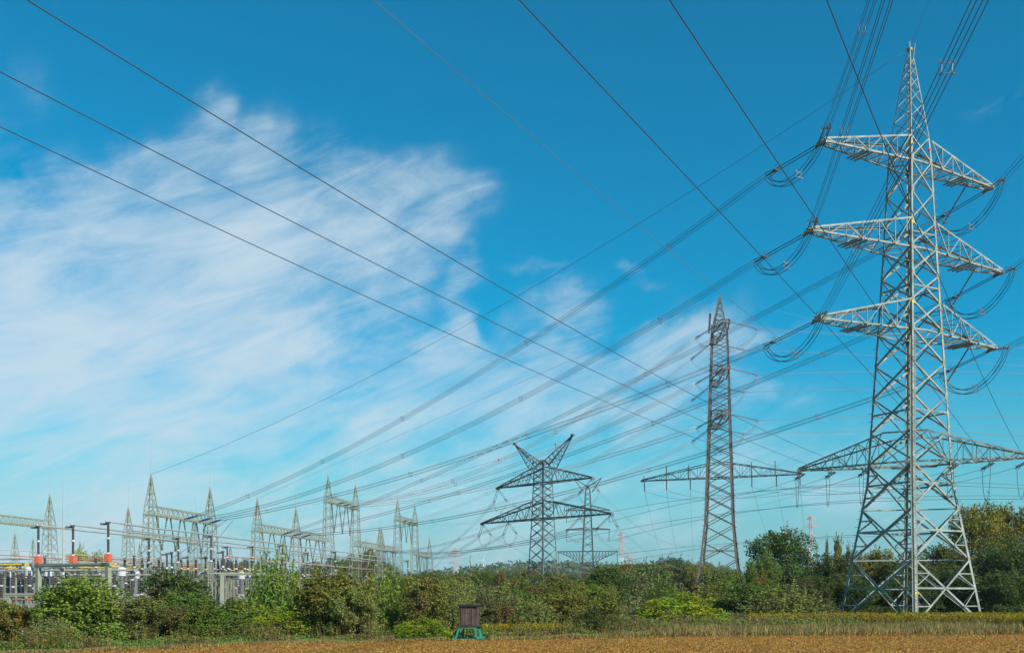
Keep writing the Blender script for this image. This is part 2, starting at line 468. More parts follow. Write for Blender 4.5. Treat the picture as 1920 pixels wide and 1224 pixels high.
# ladder on the front leg with rungs, up to the third arm; marking bands; foundations
m = MB(); dz = .3; u0 = Vector((math.cos(AANG + R(225)), math.sin(AANG + R(225)), 0)); s0 = Vector((-u0.y, u0.x, 0))
for side in (-1, 1):
    zsl = [0.3, 7, 12.6, 15.2, 17.5, 31]
    for z0, z1 in zip(zsl, zsl[1:]):
        m.bar(cor(2, z0) + u0 * .22 + s0 * side * .24, cor(2, z1) + u0 * .22 + s0 * side * .24, .07)
z = .5
while z < 31:
    p = cor(2, z) + u0 * .22; m.bar(p - s0 * .24, p + s0 * .24, .05)
    if int(z / dz) % 3 == 0: m.bar(p + s0 * .24, p + s0 * .62, .05)
    z += dz
m.wbuild('ladder', M['pylon_edge'], pyl)
for i, ztop in ((3, 52), (1, 31)):
    a = AANG + math.pi / 4 + i * math.pi / 2; e = Vector((math.cos(a), math.sin(a), 0))
    for z in np.arange(.8, ztop, .9):
        m = MB(); p = cor(i, z); m.bar(p, p + e * .32, .045); m.wbuild('step_bolt', M['pylon_edge'], pyl)
for z, i, mat in ((52.2, 2, 'yellow_mark'), (52.0, 3, 'red_mark'), (43.4, 2, 'yellow_mark'), (43.2, 3, 'red_mark'), (34.6, 2, 'yellow_mark'), (34.2, 3, 'red_mark'), (3.2, 2, 'yellow_mark')):
    m = MB(); m.angle(cor(i, z) + (cor(i, z) - A - Vector((0, 0, z))).normalized() * .03, cor(i, z + .25) + (cor(i, z) - A - Vector((0, 0, z))).normalized() * .03, .5 if z < 10 else .38, cor(i, z) - A - Vector((0, 0, z)))
    m.wbuild('marking_band', M[mat], pyl)
for i in range(4):
    m = MB(); p = cor(i, 0); m.tube([p + Vector((0, 0, -.4)), p + Vector((0, 0, .5))], [.7, .55], 12); m.wbuild('foundation', M['concrete'], pyl)

uA = Vector((math.cos(AANG), math.sin(AANG), 0)); uB = Vector((math.cos(BANG), math.sin(BANG), 0))
def tipA(k, sgn):
    z, half, _, _ = arms[k]; return A + uA * sgn * (half) + Vector((0, 0, z - .05))

# ------------------------------------------------------------------ substation gantries: the near row
RU = Vector((.158, .987, 0)).normalized(); RANG = math.atan2(RU.y, RU.x)
def rowX(Y): return -67.7 + .16 * (Y - 200)
def rowP(Y, z=0): return Vector((rowX(Y), Y, z))
def Yof(px): return 200 * 997 / (1280 - px)
PR = {}
def make_tower(H, beam_z, rod, mat=None):
    mat = mat or M['gantry']
    root = empty('gantry_tower')
    lvl = [(0, 2.7), (beam_z + 1.4, 1.35), (H, .1)]
    n = int(round(beam_z / 2.1)); pnl = [i * (beam_z + 1.4) / n for i in range(n + 1)]
    z = beam_z + 1.4; st = 2.1
    while z + st < H: z += st; pnl.append(z); st *= .88
    lattice(root, (0, 0), 0, lvl, pnl, .17, .08, mat, horiz=())
    mm = MB(); mm.tube([(0, 0, H - .3), (0, 0, H + .1), (0, 0, H + .1), (0, 0, H + rod)], [.16, .16, .05, .025], 6)
    mm.build('lightning_rod', M['cabinet'], root)
    mm = MB(); d = 1.05
    for sx in (-1, 1):
        mm.bar((sx * d, -d, beam_z + .2), (sx * d, d, beam_z + .2), .12, .3); mm.bar((-d, sx * d, beam_z + .2), (d, sx * d, beam_z + .2), .12, .3)
    mm.build('beam_seat', mat, root)
    return root
TW = [(200, 's'), (225, 's'), (250, 's'), (275, 's'), (300, 't'), (325, 't'), (351, 's'), (373, 't2'), (397, 't2'), (420, 's')]
TL = ['nearest gantry tower, tallest lightning rod on its peak, left end of the near beam', 'gantry tower at the right end of the nearest beam, behind a dark green bush',
      'gantry tower behind the bright leafy willow bush', 'gantry tower between the willow bush and the tall pair of towers', 'left tower of the taller gantry pair carrying a high beam',
      'right tower of the taller gantry pair carrying a high beam', 'short gantry tower midway between the two pairs of taller towers', 'left tower of the farther tall gantry pair',
      'right tower of the farther tall gantry pair', 'farthest gantry tower at the right end of the row']
HT = {'s': (25.9, 18.0, 6.5), 't': (37, 29.2, 7.5), 't2': (37.3, 29.2, 7.5)}
for (Y, k), lab in zip(TW, TL):
    t = first_or_copy(PR, 'tower' + k[0], lambda: make_tower(*HT[k]))
    t.location = rowP(Y); t.rotation_euler = (0, 0, RANG)
    tag(t, 'pale ' + lab, 'gantry tower', 'pale green towers of the near substation gantry row')
def make_beam(L, mat=None):
    mat = mat or M['gantry']; root = empty('gantry_girder'); w = 1.7; h = 1.5; n = max(4, int(L / 1.9))
    for side in (-1, 1):
        m = MB(); m.bar((0, side * w / 2, 0), (L, side * w / 2, 0), .14, .42); m.build('bottom_chord', mat, root)
        m = MB(); m.bar((0, side * w / 2, h), (L, side * w / 2, h), .16, .16); m.build('top_chord', mat, root)
    m = MB()
    for k in range(n):
        x0, x1 = k * L / n, (k + 1) * L / n
        for side in (-1, 1):
            y = side * w / 2
            m.bar((x0, y, 0), ((x0 + x1) / 2, y, h), .08); m.bar(((x0 + x1) / 2, y, h), (x1, y, 0), .08)
        m.bar((x0, -w / 2, h), (x0, w / 2, h), .08); m.bar((x0, -w / 2, -.05), (x1, w / 2, -.05), .1); m.bar((x0, w / 2, -.12), (x1, -w / 2, -.12), .1)
        m.bar((x0, -w / 2, -.16), (x0, w / 2, -.16), .16, .08)
    m.build('web_bracing', mat, root)
    return root
BEAMS = [(200, 225, 18.0, 'nearest lattice beam, between the two closest gantry towers'), (250, 275, 18.0, 'low lattice beam above the bright willow bush'), (275, 300, 18.0, 'low lattice beam ending at the taller gantry pair'),
         (300, 325, 29.2, 'high lattice beam on the nearer tall gantry pair'), (325, 351, 18.0, 'low lattice beam right of the nearer tall gantry pair'), (351, 373, 18.0, 'low lattice beam left of the farther tall gantry pair'),
         (373, 397, 29.2, 'high lattice beam on the farther tall gantry pair'), (397, 420, 18.0, 'last low lattice beam at the right end of the row')]
for y0, y1, z, lab in BEAMS:
    a = rowP(y0, z + .35); b = rowP(y1, z + .35); d = (b - a); L = d.length - 2.6
    t = first_or_copy(PR, 'beam%.0f' % L, lambda: make_beam(L))
    t.location = a + d.normalized() * 1.3; t.rotation_euler = (0, 0, math.atan2(d.y, d.x))
    tag(t, 'pale green ' + lab, 'gantry beam', 'beams of the near substation gantry row')

# second row of gantries further left
def row2(Y): return Vector((-104 + .16 * (Y - 240), Y, 0))
R2L = ['pale green lattice gantry tower beside the slim pale mast at the left', 'pale lattice gantry tower standing just left of the nearest gantry tower', 'pale lattice gantry tower seen behind the nearest gantry tower', 'gantry tower cut by the left edge of the photo']
for Y, lab in zip((240, 274, 312, 207), R2L):
    t = copy_tree(PR['towers']); t.location = row2(Y); t.rotation_euler = (0, 0, RANG)
    tag(t, lab, 'gantry tower', 'towers of the far left gantry row')
for px, Y, sc_ in ((28, 300, .8), (62, 350, .85), (150, 395, .9), (262, 380, .85), (335, 400, .9), (432, 370, .8), (522, 430, .95), (574, 410, .85), (690, 440, .9)):
    t = copy_tree(PR['towers']); t.location = (gx(px, Y), Y, 0); t.rotation_euler = (0, 0, RANG); t.scale = (sc_, sc_, sc_); tag(t, 'small thin gantry tower far back in the yard between the bigger towers', 'gantry tower', 'small gantry towers far back in the yard')
for y0, y1, lab in ((207, 240, 'pale green lattice beam running in from the left edge of the photo'), (274, 312, 'lattice beam half hidden behind the nearest gantry tower')):
    a = row2(y0) + Vector((0, 0, 18.35)); b = row2(y1) + Vector((0, 0, 18.35)); d = b - a; L = d.length - 2.6
    t = make_beam(L); t.location = a + d.normalized() * 1.3; t.rotation_euler = (0, 0, math.atan2(d.y, d.x)); tag(t, lab, 'gantry beam', 'beams of the far left gantry row')
for Y, X, lab in ((420, -90, 'small far gantry tower left of the taller gantry pair'), (360, -44, 'far gantry tower with thin rod beside the taller gantry pair')):
    t = copy_tree(PR['towers']); t.location = (X, Y, 0); t.rotation_euler = (0, 0, RANG); tag(t, lab, 'gantry tower', 'far gantry towers')

# ------------------------------------------------------------------ lines from the tall pylon to the substation
names = ('topmost', 'second', 'third')
Lend = [(338, [(1050, 602)]), (366, [(849, 812)]), (386, [(1051, 796)])]
Rend = [(523, [(1171, 722)]), (542, [(1181, 810)]), (559, [(1360, 838)])]
def unit(a, b): d = Vector(b) - Vector(a); return d.normalized()
def jumper(P, Q, drop, label, group, mat, r, gap=.4, name='jumper_loop'):
    pts = []
    for i in range(21):
        t = i / 20; p = Vector(P).lerp(Vector(Q), t); p.z -= drop * (1 - (2 * t - 1) ** 2) ** .75; pts.append(p)
    return bundle(pts, r, mat, label, group, gap, 4, (.55,), name=name, cat='jumper cable')
for sgn, ends, sd in ((-1, Lend, 'left'), (1, Rend, 'right')):
    for k in range(3):
        tip = tipA(k, sgn); px, via = ends[k]; Y = Yof(px)
        g = rowP(Y, 18.2) + Vector((.987, -.158, 0)) * .9
        # clamp 1 towards the gantry
        d = Vector((g.x - tip.x, g.y - tip.y, 0)).normalized()
        gc = g - d * 5.5 + Vector((0, 0, .5))
        c1 = tip + d * 6.6 - Vector((0, 0, 1.5 if sgn < 0 else 1.8))
        q = span_pts(c1, gc, via=via)
        bundle(q, .024, M['wire'], f'four conductors from the {names[k]} {sd} arm tip of the tall pylon to the substation', 'conductor bundles between the tall pylon and the substation', .45, 4, (.12, .3, .5, .68, .86))
        insulators(tip, c1, f'insulator pair on the substation side of the tall pylon {names[k]} {sd} arm tip', 'insulator strings of the tall pylon')
        insulators(g, gc, f'blue insulator pair on a gantry beam, ending the {names[k]} {sd} tall pylon line', 'blue insulator strings on the gantry beams', mat=M['insul_blue'], rings=False, r=.13)
        # clamp 2 towards the pylon behind the camera
        k1 = .195; far = Vector((tip.x - k1 * (tip.y + 200), -200, tip.z + 2))
        d2 = Vector((far.x - tip.x, far.y - tip.y, 0)).normalized()
        c2 = tip + d2 * 6.5 - Vector((0, 0, .9 + .35 * (sgn > 0)))
        vias = {(-1, 0): [(1615, 60)], (-1, 1): [(1645, 60)], (-1, 2): [(1642, 400)]}.get((sgn, k))
        q = span_pts(c2, far, via=vias) if vias else span_pts(c2, far, sag=9)
        bundle(q, .022, M['wire'], f'four conductors from the {names[k]} {sd} arm tip of the tall pylon up out of view', 'conductor bundles rising out of view', .45, 4, (.09, .2, .4, .6))
        insulators(tip, c2, f'insulator pair on the near side of the tall pylon {names[k]} {sd} arm tip', 'insulator strings of the tall pylon')
        if sgn < 0: jumper(c1, c2, 2.7, f'sagging jumper loop under the {names[k]} left arm tip of the tall pylon', 'jumper loops of the tall pylon', M['wire'], .038, .5)
        else:
            jumper(c1, c2, 3.3, f'sagging jumper loop under the {names[k]} right arm tip of the tall pylon', 'jumper loops of the tall pylon', M['wire'], .038, .5)
            hp = A + uA * (arms[k][1] * .72) + Vector((0, 0, arms[k][0])); hq = hp + Vector((-2.2, 1.5, -4.2))
            root = empty('hanging_insulator', hp); tag(root, f'tilted rod insulator hanging under the {names[k]} right arm of the tall pylon', 'insulator', 'hanging insulators of the tall pylon')
            m = MB(); m.tube(rod_points(hp, hq, 27), rib_radii(27, .1, .06), 6); m.wbuild('rod', M['insul'], root)
            for f in (.06, .94):
                m = MB(); m.ring(hp.lerp(hq, f), hq - hp, .38, .035); m.wbuild('arcing_ring', M['fit'], root)
# earth wire: over the camera - pylon peak - first gantry tower
ap = A + Vector((0, 0, 63.6))
wire(span_pts(ap, (ap.x - .195 * (ap.y + 200), -200, 66), sag=7), .016, M['wire_mid'], 'thin earth wire from the tall pylon peak up to the top edge', 'cable', name='earth_wire')
wire(span_pts(ap, rowP(200, 25.8), via=[(800, 650)]), .026, M['wire_mid'], 'thin earth wire from the tall pylon peak to the nearest gantry tower', 'cable', name='earth_wire')

# ------------------------------------------------------------------ low voltage line on the lowest arm: single wires over the camera
LW = [('L1', -4.5, [(50, 0), (1050, 603)], 'uppermost of the three single wires crossing the sky from the upper left'), ('L2', -8.2, [(0, 135), (1170, 722)], 'middle of the three single wires crossing the sky from the upper left'),
      ('L3', -11.7, [(0, 238), (1100, 738)], 'lowest of the three single wires crossing the sky from the left edge'), ('L5', 4.8, [(973, 0), (1353, 401)], 'single black wire entering at the top edge just right of the middle'),
      ('L6', 8.4, [(1255, 0), (1475, 330)], 'single black wire crossing the top edge between the middle and the tall pylon'), ('L7', 11.8, [(1550, 0), (1650, 250)], 'single black wire passing right in front of the tall pylon upper arms')]
K4 = .56
for nm, s, via, lab in LW:
    att = A + uB * s + Vector((0, 0, 17.5 - .35))
    dcam = Vector((-K4, -1, 0)).normalized()
    P = att + dcam * 2.2 - Vector((0, 0, .25))
    Q = Vector((P.x - K4 * (P.y + 120), -120, 22))
    wire(span_pts(P, Q, via=via, n=110), .018, M['wire'], lab, 'cable', 'single wires crossing the sky', n=6)
    rootl = 'left' if s < 0 else 'right'; idx = {4: 'inner', 8: 'middle', 1: 'outer'}[4 if abs(s) < 6 else (8 if abs(s) < 10 else 1)]
    insulators(att, P, f'short near side insulator, {idx} place on the tall pylon lowest {rootl} arm', 'short strings of the lowest arm', gap=.35, r=.07, rings=False, nseg=15)
    bb = Vector((37, 190, 0)); ub = Vector((49.5 - 23, 184.5 - 195.5, 0)).normalized()
    attB = bb + ub * (s * 1.18) + Vector((0, 0, 24.0))
    dB = (Vector((attB.x, attB.y, 0)) - Vector((att.x, att.y, 0))).normalized(); P2 = att + dB * 2.2 - Vector((0, 0, .35))
    insulators(att, P2, f'short far side insulator, {idx} place on the tall pylon lowest {rootl} arm', 'short strings of the lowest arm', gap=.35, r=.07, rings=False, nseg=15)
    pts = []
    for i in range(17):
        t = i / 16; p = P.lerp(P2, t); p.z -= (3.6) * (1 - (2 * t - 1) ** 2) ** .6; pts.append(p)
    wire(pts, .025, M['wire'], f'hanging jumper loop, {idx} place under the tall pylon lowest {rootl} arm', 'jumper cable', 'single jumper loops of the lowest arm', name='jumper_loop')
    wire(span_pts(P2, attB - Vector((0, 0, 1.8)), sag=2.0), .02, M['wire_mid'], f'single wire from the tall pylon lowest {rootl} arm, {idx} place, to the slender pylon', 'cable', 'single wires between the two right pylons')
    far = at(1450 + s * 6 if s > 0 else 1330 + s * 6, 1035, 480)
    wire(span_pts(attB - Vector((0, 0, 1.8)), far, sag=7), .022, M['wire_far'], f'faint wire falling away behind the slender pylon, {idx} place on its {rootl} arm', 'cable', 'faint single wires behind the slender pylon')
    m = MB(); hr = empty('hanging_insulator', attB); tag(hr, f'short hanging insulator, {idx} place under the slender pylon low {rootl} arm', 'insulator', 'hanging insulators of the slender pylon')
    m.tube(rod_points(attB, attB - Vector((0, 0, 1.8)), 13), rib_radii(13, .11, .07), 5); m.wbuild('rod', M['insul'], hr)
P = A + Vector((-1.5, .6, 22.8))
wire(span_pts(P, (P.x - K4 * (P.y + 120), -120, 26), via=[(700, 0), (1250, 466)], n=110), .013, M['wire_mid'], 'thinnest single wire from the top edge left of the middle down past the slender pylon', 'cable', 'single wires crossing the sky', n=6)

# ------------------------------------------------------------------ the slender dark pylon (seen along its arms)
B = Vector((37, 190, 0)); ray = R(90) - math.atan2(37, 190)
pb = empty('lattice_pylon', B); tag(pb, 'slender dark brown lattice pylon right of the middle, its three upper arms seen end on', 'pylon')
AB = ray + R(-4)
lvb = [(0, 6.7), (9, 4.6), (16, 3.6), (38, 2.6), (50, 2.0), (56.3, .2)]
pnb = [0, 5.5, 9.5, 12.5, 15.5, 18.2, 20.8, 23.2, 25.6, 27.9, 30.1, 32.2, 34.2, 36.1, 38, 39.8, 41.5, 43.2, 44.9, 46.5, 48, 49.4, 50.8, 52.2, 53.5, 54.6, 55.5]
lattice(pb, B, AB, lvb, pnb, lambda z: .33 if z < 30 else .24, lambda z: .15 if z < 40 else .1, M['dark_steel'], horiz=(0, 2))
hB = [49.7, 41.8, 34.0]; ARMB = ray + R(8)
for z in hB:
    crossarm(pb, B, ARMB, z, 8.2, 2.6, 2.0, 1.2, .5, M['dark_steel'], .16, .07, 4, 1.5)
m = MB(); m.bar(B + Vector((-1.75, 1, 50)), B + Vector((-1.5, 1, 53.5)), .4, .3); m.wbuild('cable_box', M['mid_steel'], pb)
abang = math.atan2(ub.y, ub.x)
crossarm(pb, B, abang, 24.0, 14.3, 2.8, 2.6, .8, .3, M['far_steel'], .12, .07, 7, 2.0, name='low_crossarm')
for s in (-9.7, -5.6, 5.6, 9.7, 13.9, -13.9):
    m = MB(); p = B + ub * s + Vector((0, 0, 24)); m.bar(p, p + Vector((0, 0, 2.6 if abs(s) < 12 else 1.0)), .16); m.wbuild('post', M['dark_steel'], pb)
for i in (3, 1):
    a = AB + math.pi / 4 + i * math.pi / 2; e = Vector((math.cos(a), math.sin(a), 0))
    for z in np.arange(4, 49, .95):
        m = MB(); p = B + e * dlev(lvb, z) + Vector((0, 0, z)); m.bar(p, p + e * .35, .08); m.wbuild('step_bolt', M['dark_steel'], pb)
uAB = Vector((math.cos(ARMB), math.sin(ARMB), 0)); vAB = Vector((-uAB.y, uAB.x, 0))   # u: away from camera, v: to the left
wl = [[(1098, 776), (745, 953)], [(1196, 773), (781, 945)], [(1127, 859), (781, 971)]]
gB = [(Yof(628), 29.4), (Yof(640), 29.4), (Yof(652), 29.4)]
gB2 = [(Yof(752), 29.4), (Yof(762), 29.4), (Yof(771), 29.4)]
farv = [[(1245, 719)], [(1240, 785)], [(1180, 860)]]
ry = [652, 700, 782]; ry2 = [686, 738, 817]
for k in range(3):
    near = B - uAB * 8.0 + Vector((0, 0, hB[k])); fr = B + uAB * 8.0 + Vector((0, 0, hB[k]))
    for pos, nearfar, G, rr, ymat in ((near, 'near', gB, ry, 'wire_pale'), (fr, 'far', gB2, ry2, 'wire_pale')):
        Y, z = G[k]; g = rowP(Y, z) + Vector((.987, -.158, 0)) * .9
        a = pos + vAB * .7; d = Vector((g.x - a.x, g.y - a.y, 0)).normalized(); c = a + d * 6.5 - Vector((0, 0, 1.5))
        insulators(a, c, f'dark insulator on the left of the slender pylon {names[k]} {nearfar} arm', 'insulator strings of the slender pylon', r=.065, rings=False, gap=.4, ps=.8)
        gc = g - d * 4.5 + Vector((0, 0, .1))
        if nearfar == 'near':
            q = span_pts(c, g - d * 4.5, via=[wl[k][0]])
        else: q = span_pts(c, gc, sag=5.5)
        bundle(q, .04 if nearfar == 'near' else .024, M[ymat], f'bright conductor bundle from the slender pylon {names[k]} {nearfar} arm to a tall gantry pair', 'bright conductor bundles of the slender pylon', .55, 4, (.3, .6))
        insulators(g, gc, f'dark insulator on a high gantry beam, ending the slender pylon {names[k]} {nearfar} line', 'insulator strings on the high gantry beams', mat=M['insul'], rings=False, r=.12)
        a2 = pos - vAB * .7; far = at(2500, HY - (HY - rr[k]) * 1.02 + 80, 230); d = Vector((far.x - a2.x, far.y - a2.y, 0)).normalized(); c2 = a2 + d * 5.5 - Vector((0, 0, .8))
        insulators(a2, c2, f'grey insulator on the right of the slender pylon {names[k]} {nearfar} arm', 'insulator strings of the slender pylon', mat=M['insul_grey'], r=.06, rings=False, gap=.4, ps=.8)
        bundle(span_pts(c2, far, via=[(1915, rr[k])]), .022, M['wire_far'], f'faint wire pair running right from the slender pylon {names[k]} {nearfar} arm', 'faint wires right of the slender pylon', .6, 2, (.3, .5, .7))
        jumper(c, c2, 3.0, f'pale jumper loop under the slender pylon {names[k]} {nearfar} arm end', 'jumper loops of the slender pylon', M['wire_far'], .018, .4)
pk = B + Vector((0, 0, 56.4))
wire(span_pts(pk, rowP(250, 25.8), via=[(849, 772)]), .024, M['wire_far'], 'thin earth wire from the slender pylon peak to the gantry tower behind the willow bush', 'cable', name='earth_wire')
wire(span_pts(pk, at(2400, 700, 300), sag=5), .016, M['wire_far'], 'thin faint earth wire running right from the slender pylon peak', 'cable', name='earth_wire')

# ------------------------------------------------------------------ the wide dark pylon with two horns
C3 = at(1018, 1117, 230); C3.z = 0
pc = empty('lattice_pylon', C3); tag(pc, 'dark wide pylon with two slanted horns on top, nearest of the middle pylons', 'pylon')
dirC = Vector((1, -1.08, 0)).normalized(); AC = math.atan2(dirC.y, dirC.x); vC = Vector((-dirC.y, dirC.x, 0))
lvc = [(0, 4.7), (6, 3.6), (10, 3.1), (19.5, 2.5), (30.6, 2.0), (32.5, .5)]
pnc = [0, 4.2, 7.6, 10.6, 13.2, 15.6, 17.7, 19.5, 21.0, 22.5, 24.0, 25.4, 26.8, 28.1, 29.4, 30.6, 32.4]
lattice(pc, C3, AC, lvc, pnc, .24, .12, M['mid_steel'], horiz=(0, 1, 2))
crossarm(pc, C3, AC, 19.5, 19.9, 3.5, 4.0, .6, .3, M['mid_steel'], .24, .11, 9, 1.7)
crossarm(pc, C3, AC, 27.2, 14.6, 3.0, 3.6, .6, .3, M['mid_steel'], .23, .11, 7, 1.5)
for sgn in (-1, 1):
    m = MB(); tip = C3 + dirC * sgn * 9.0 + Vector((0, 0, 36.7)); ins = C3 + dirC * sgn * .6
    for side in (-1, 1):
        a = ins + vC * side * 1.2 + Vector((0, 0, 31.4)); b = C3 + dirC * sgn * 2.6 + vC * side * 1.4 + Vector((0, 0, 30.2))
        m.bar(a, tip, .18); m.bar(b, tip, .16)
        for k in range(1, 8):
            t = k / 8; m.bar(a.lerp(tip, t), b.lerp(tip, t), .1); m.bar(a.lerp(tip, t), b.lerp(tip, t - .12), .1)
    for k in range(0, 8):
        t = k / 8; a1 = (ins + vC * 1.2 + Vector((0, 0, 31.4))).lerp(tip, t); a2 = (ins - vC * 1.2 + Vector((0, 0, 31.4))).lerp(tip, t + .1); m.bar(a1, a2, .1)
    m.bar(tip - dirC * sgn * .5, tip + dirC * sgn * .3, .5, .4)
    m.wbuild('horn', M['mid_steel'], pc)
hC = [(19.5, 19.7, 'lower outer'), (19.5, 11.0, 'lower inner'), (27.2, 14.4, 'upper outer')]
gC = [(405, 18.2), (409, 18.2), (413, 18.2), (356, 18.2), (361, 18.2), (366, 18.2)]
i = 0
for sgn, sd in ((-1, 'left'), (1, 'right')):
    for z, s, nm in hC:
        a = C3 + dirC * sgn * s + Vector((0, 0, z - .1)); Y, zz = gC[i]; g = rowP(Y, zz); d = Vector((g.x - a.x, g.y - a.y, 0)).normalized()
        c = a + d * 6.5 - Vector((0, 0, 2.6)); gc = g - d * 4.5 - Vector((0, 0, .4))
        insulators(a, c, f'dark slanting insulator at the horned pylon {nm} {sd} arm end', 'insulator strings of the horned pylon', r=.06, rings=False, gap=.4, ps=.8)
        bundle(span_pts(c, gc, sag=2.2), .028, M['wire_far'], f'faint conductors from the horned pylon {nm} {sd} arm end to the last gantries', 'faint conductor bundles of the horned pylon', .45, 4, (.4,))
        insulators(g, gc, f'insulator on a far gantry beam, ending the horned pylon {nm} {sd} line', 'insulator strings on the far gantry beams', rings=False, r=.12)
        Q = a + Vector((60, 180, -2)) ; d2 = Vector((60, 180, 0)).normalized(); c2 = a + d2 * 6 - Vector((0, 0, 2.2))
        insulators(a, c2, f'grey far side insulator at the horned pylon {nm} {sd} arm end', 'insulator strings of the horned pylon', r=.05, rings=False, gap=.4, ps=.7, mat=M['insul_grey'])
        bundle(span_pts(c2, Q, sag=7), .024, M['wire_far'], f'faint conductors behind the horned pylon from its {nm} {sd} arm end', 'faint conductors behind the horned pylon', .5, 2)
        jumper(c, c2, 2.4, f'sagging jumper loop under the horned pylon {nm} {sd} arm end', 'jumper loops of the horned pylon', M['wire_far'], .02)
        i += 1
for sgn, bx, sd in ((-1, (936, 861), 'left'), (1, (1042, 832), 'right')):
    m = MB(); p = at(bx[0], bx[1], 236); m.tube([p + Vector((0, 0, q)) for q in (-.28, -.22, -.09, .09, .22, .28)], [.04, .2, .28, .28, .2, .04], 10)
    o = m.build('warning_ball', M['ball'], origin=p, smooth=True); tag(o, f'orange warning ball on a wire near the {sd} horn of the horned pylon', 'warning ball')
    tip = C3 + dirC * sgn * 9.0 + Vector((0, 0, 36.6))
    e = tip + (p - tip) * 6 if sgn < 0 else p + (p - tip) * 5
    wire(span_pts(tip, p, sag=0) + span_pts(p, Vector((p.x - 60, p.y + 60, p.z - 6)), sag=1)[1:], .014, M['wire_far'], f'thin earth wire with orange ball by the horned pylon {sd} horn', 'cable', name='earth_wire')
m = MB(); p = at(1627, 887, 200); m.tube([p + Vector((0, 0, q)) for q in (-.3, -.2, 0, .2, .3)], [.05, .22, .3, .22, .05], 10)
tag(m.build('warning_ball', M['ball'], origin=p, smooth=True), 'small orange warning ball left of the tall pylon body under its lowest arm', 'warning ball')
pp = p
wire(span_pts(pp, at(2050, 830, 180), sag=.5) , .012, M['wire_far'], 'thin wire running right from the small orange ball behind the tall pylon', 'cable', name='earth_wire')
wire(span_pts(pp, at(1200, 990, 330), sag=1.5), .014, M['wire_far'], 'thin wire running left from the small orange ball behind the tall pylon', 'cable', name='earth_wire')

# ------------------------------------------------------------------ the far grey pylon behind it
D4 = at(1102, 1117, 420); D4.z = 0
pd = empty('lattice_pylon', D4); tag(pd, 'far grey pylon with a wide low arm right behind the horned pylon', 'pylon')
dirD = Vector((1, -.15, 0)).normalized(); AD = math.atan2(dirD.y, dirD.x); vD = Vector((-dirD.y, dirD.x, 0))
lvd = [(0, 4.6), (12, 3.5), (28, 2.5), (44, 1.5), (46.5, .5)]
lattice(pd, D4, AD, lvd, [0, 6, 10.5, 14.5, 18.2, 21.6, 24.8, 27.8, 30.6, 33.2, 35.7, 38, 40.2, 42.2, 44, 46.2], .3, .13, M['far_steel'], horiz=(0, 2, 5))
crossarm(pd, D4, AD, 36.6, 8.6, 2.4, 2.2, .8, .4, M['far_steel'], .24, .13, 5, 1.2)
crossarm(pd, D4, AD, 29.0, 8.6, 2.8, .9, .8, .4, M['far_steel'], .22, .12, 5, 1.5)
m = MB()   # low arm: flat top, chord rising to the tips from below
for side in (-1, 1):
    for sgn in (-1, 1):
        o = vD * side * 1.2; t = D4 + dirD * sgn * 12 + Vector((0, 0, 20.6)) + o * .3
        a = D4 + o + Vector((0, 0, 20.6)); b = D4 + dirD * sgn * 1.6 + o + Vector((0, 0, 15.8))
        m.bar(a, t, .3); m.bar(b, t, .2)
        for k in range(1, 8):
            q = k / 8; m.bar(a.lerp(t, .2 + .8 * q), b.lerp(t, q), .1); m.bar(a.lerp(t, .2 + .8 * q), b.lerp(t, max(0, q - .12)), .1)
m.wbuild('low_arm', M['far_steel'], pd)
for sgn in (-1, 1):
    m = MB(); t = D4 + dirD * sgn * 5.5 + Vector((0, 0, 49.5))
    for side in (-1, 1):
        m.bar(D4 + vD * side * .8 + Vector((0, 0, 46)), t, .26); m.bar(D4 + dirD * sgn * 1.8 + vD * side + Vector((0, 0, 44)), t, .24)
    m.wbuild('horn', M['far_steel'], pd)
i = 0
for z, s, lab in ((36.6, 8.4, 'upper'), (29, 8.4, 'middle'), (20.6, 11.6, 'low')):
    for sgn, sd in ((-1, 'left'), (1, 'right')):
        a = D4 + dirD * sgn * s + Vector((0, 0, z - .3)); b = a - Vector((0, 0, 4.2))
        hr = empty('hanging_insulator', a); tag(hr, f'insulator hanging at the far grey pylon {lab} {sd} arm end', 'insulator', 'hanging insulators of the far grey pylon')
        m = MB(); m.tube(rod_points(a, b, 13), rib_radii(13, .2, .12), 5); m.wbuild('rod', M['insul_grey'], hr)
        ey = [932, 968, 1023][i // 2] + (3 if sgn > 0 else -2)
        q = span_pts(b, at(2350, 955 if i // 2 < 2 else 1020, 260), via=[(1330, ey)])
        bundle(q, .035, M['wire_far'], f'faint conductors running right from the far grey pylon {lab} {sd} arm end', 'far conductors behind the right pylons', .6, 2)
        i += 1

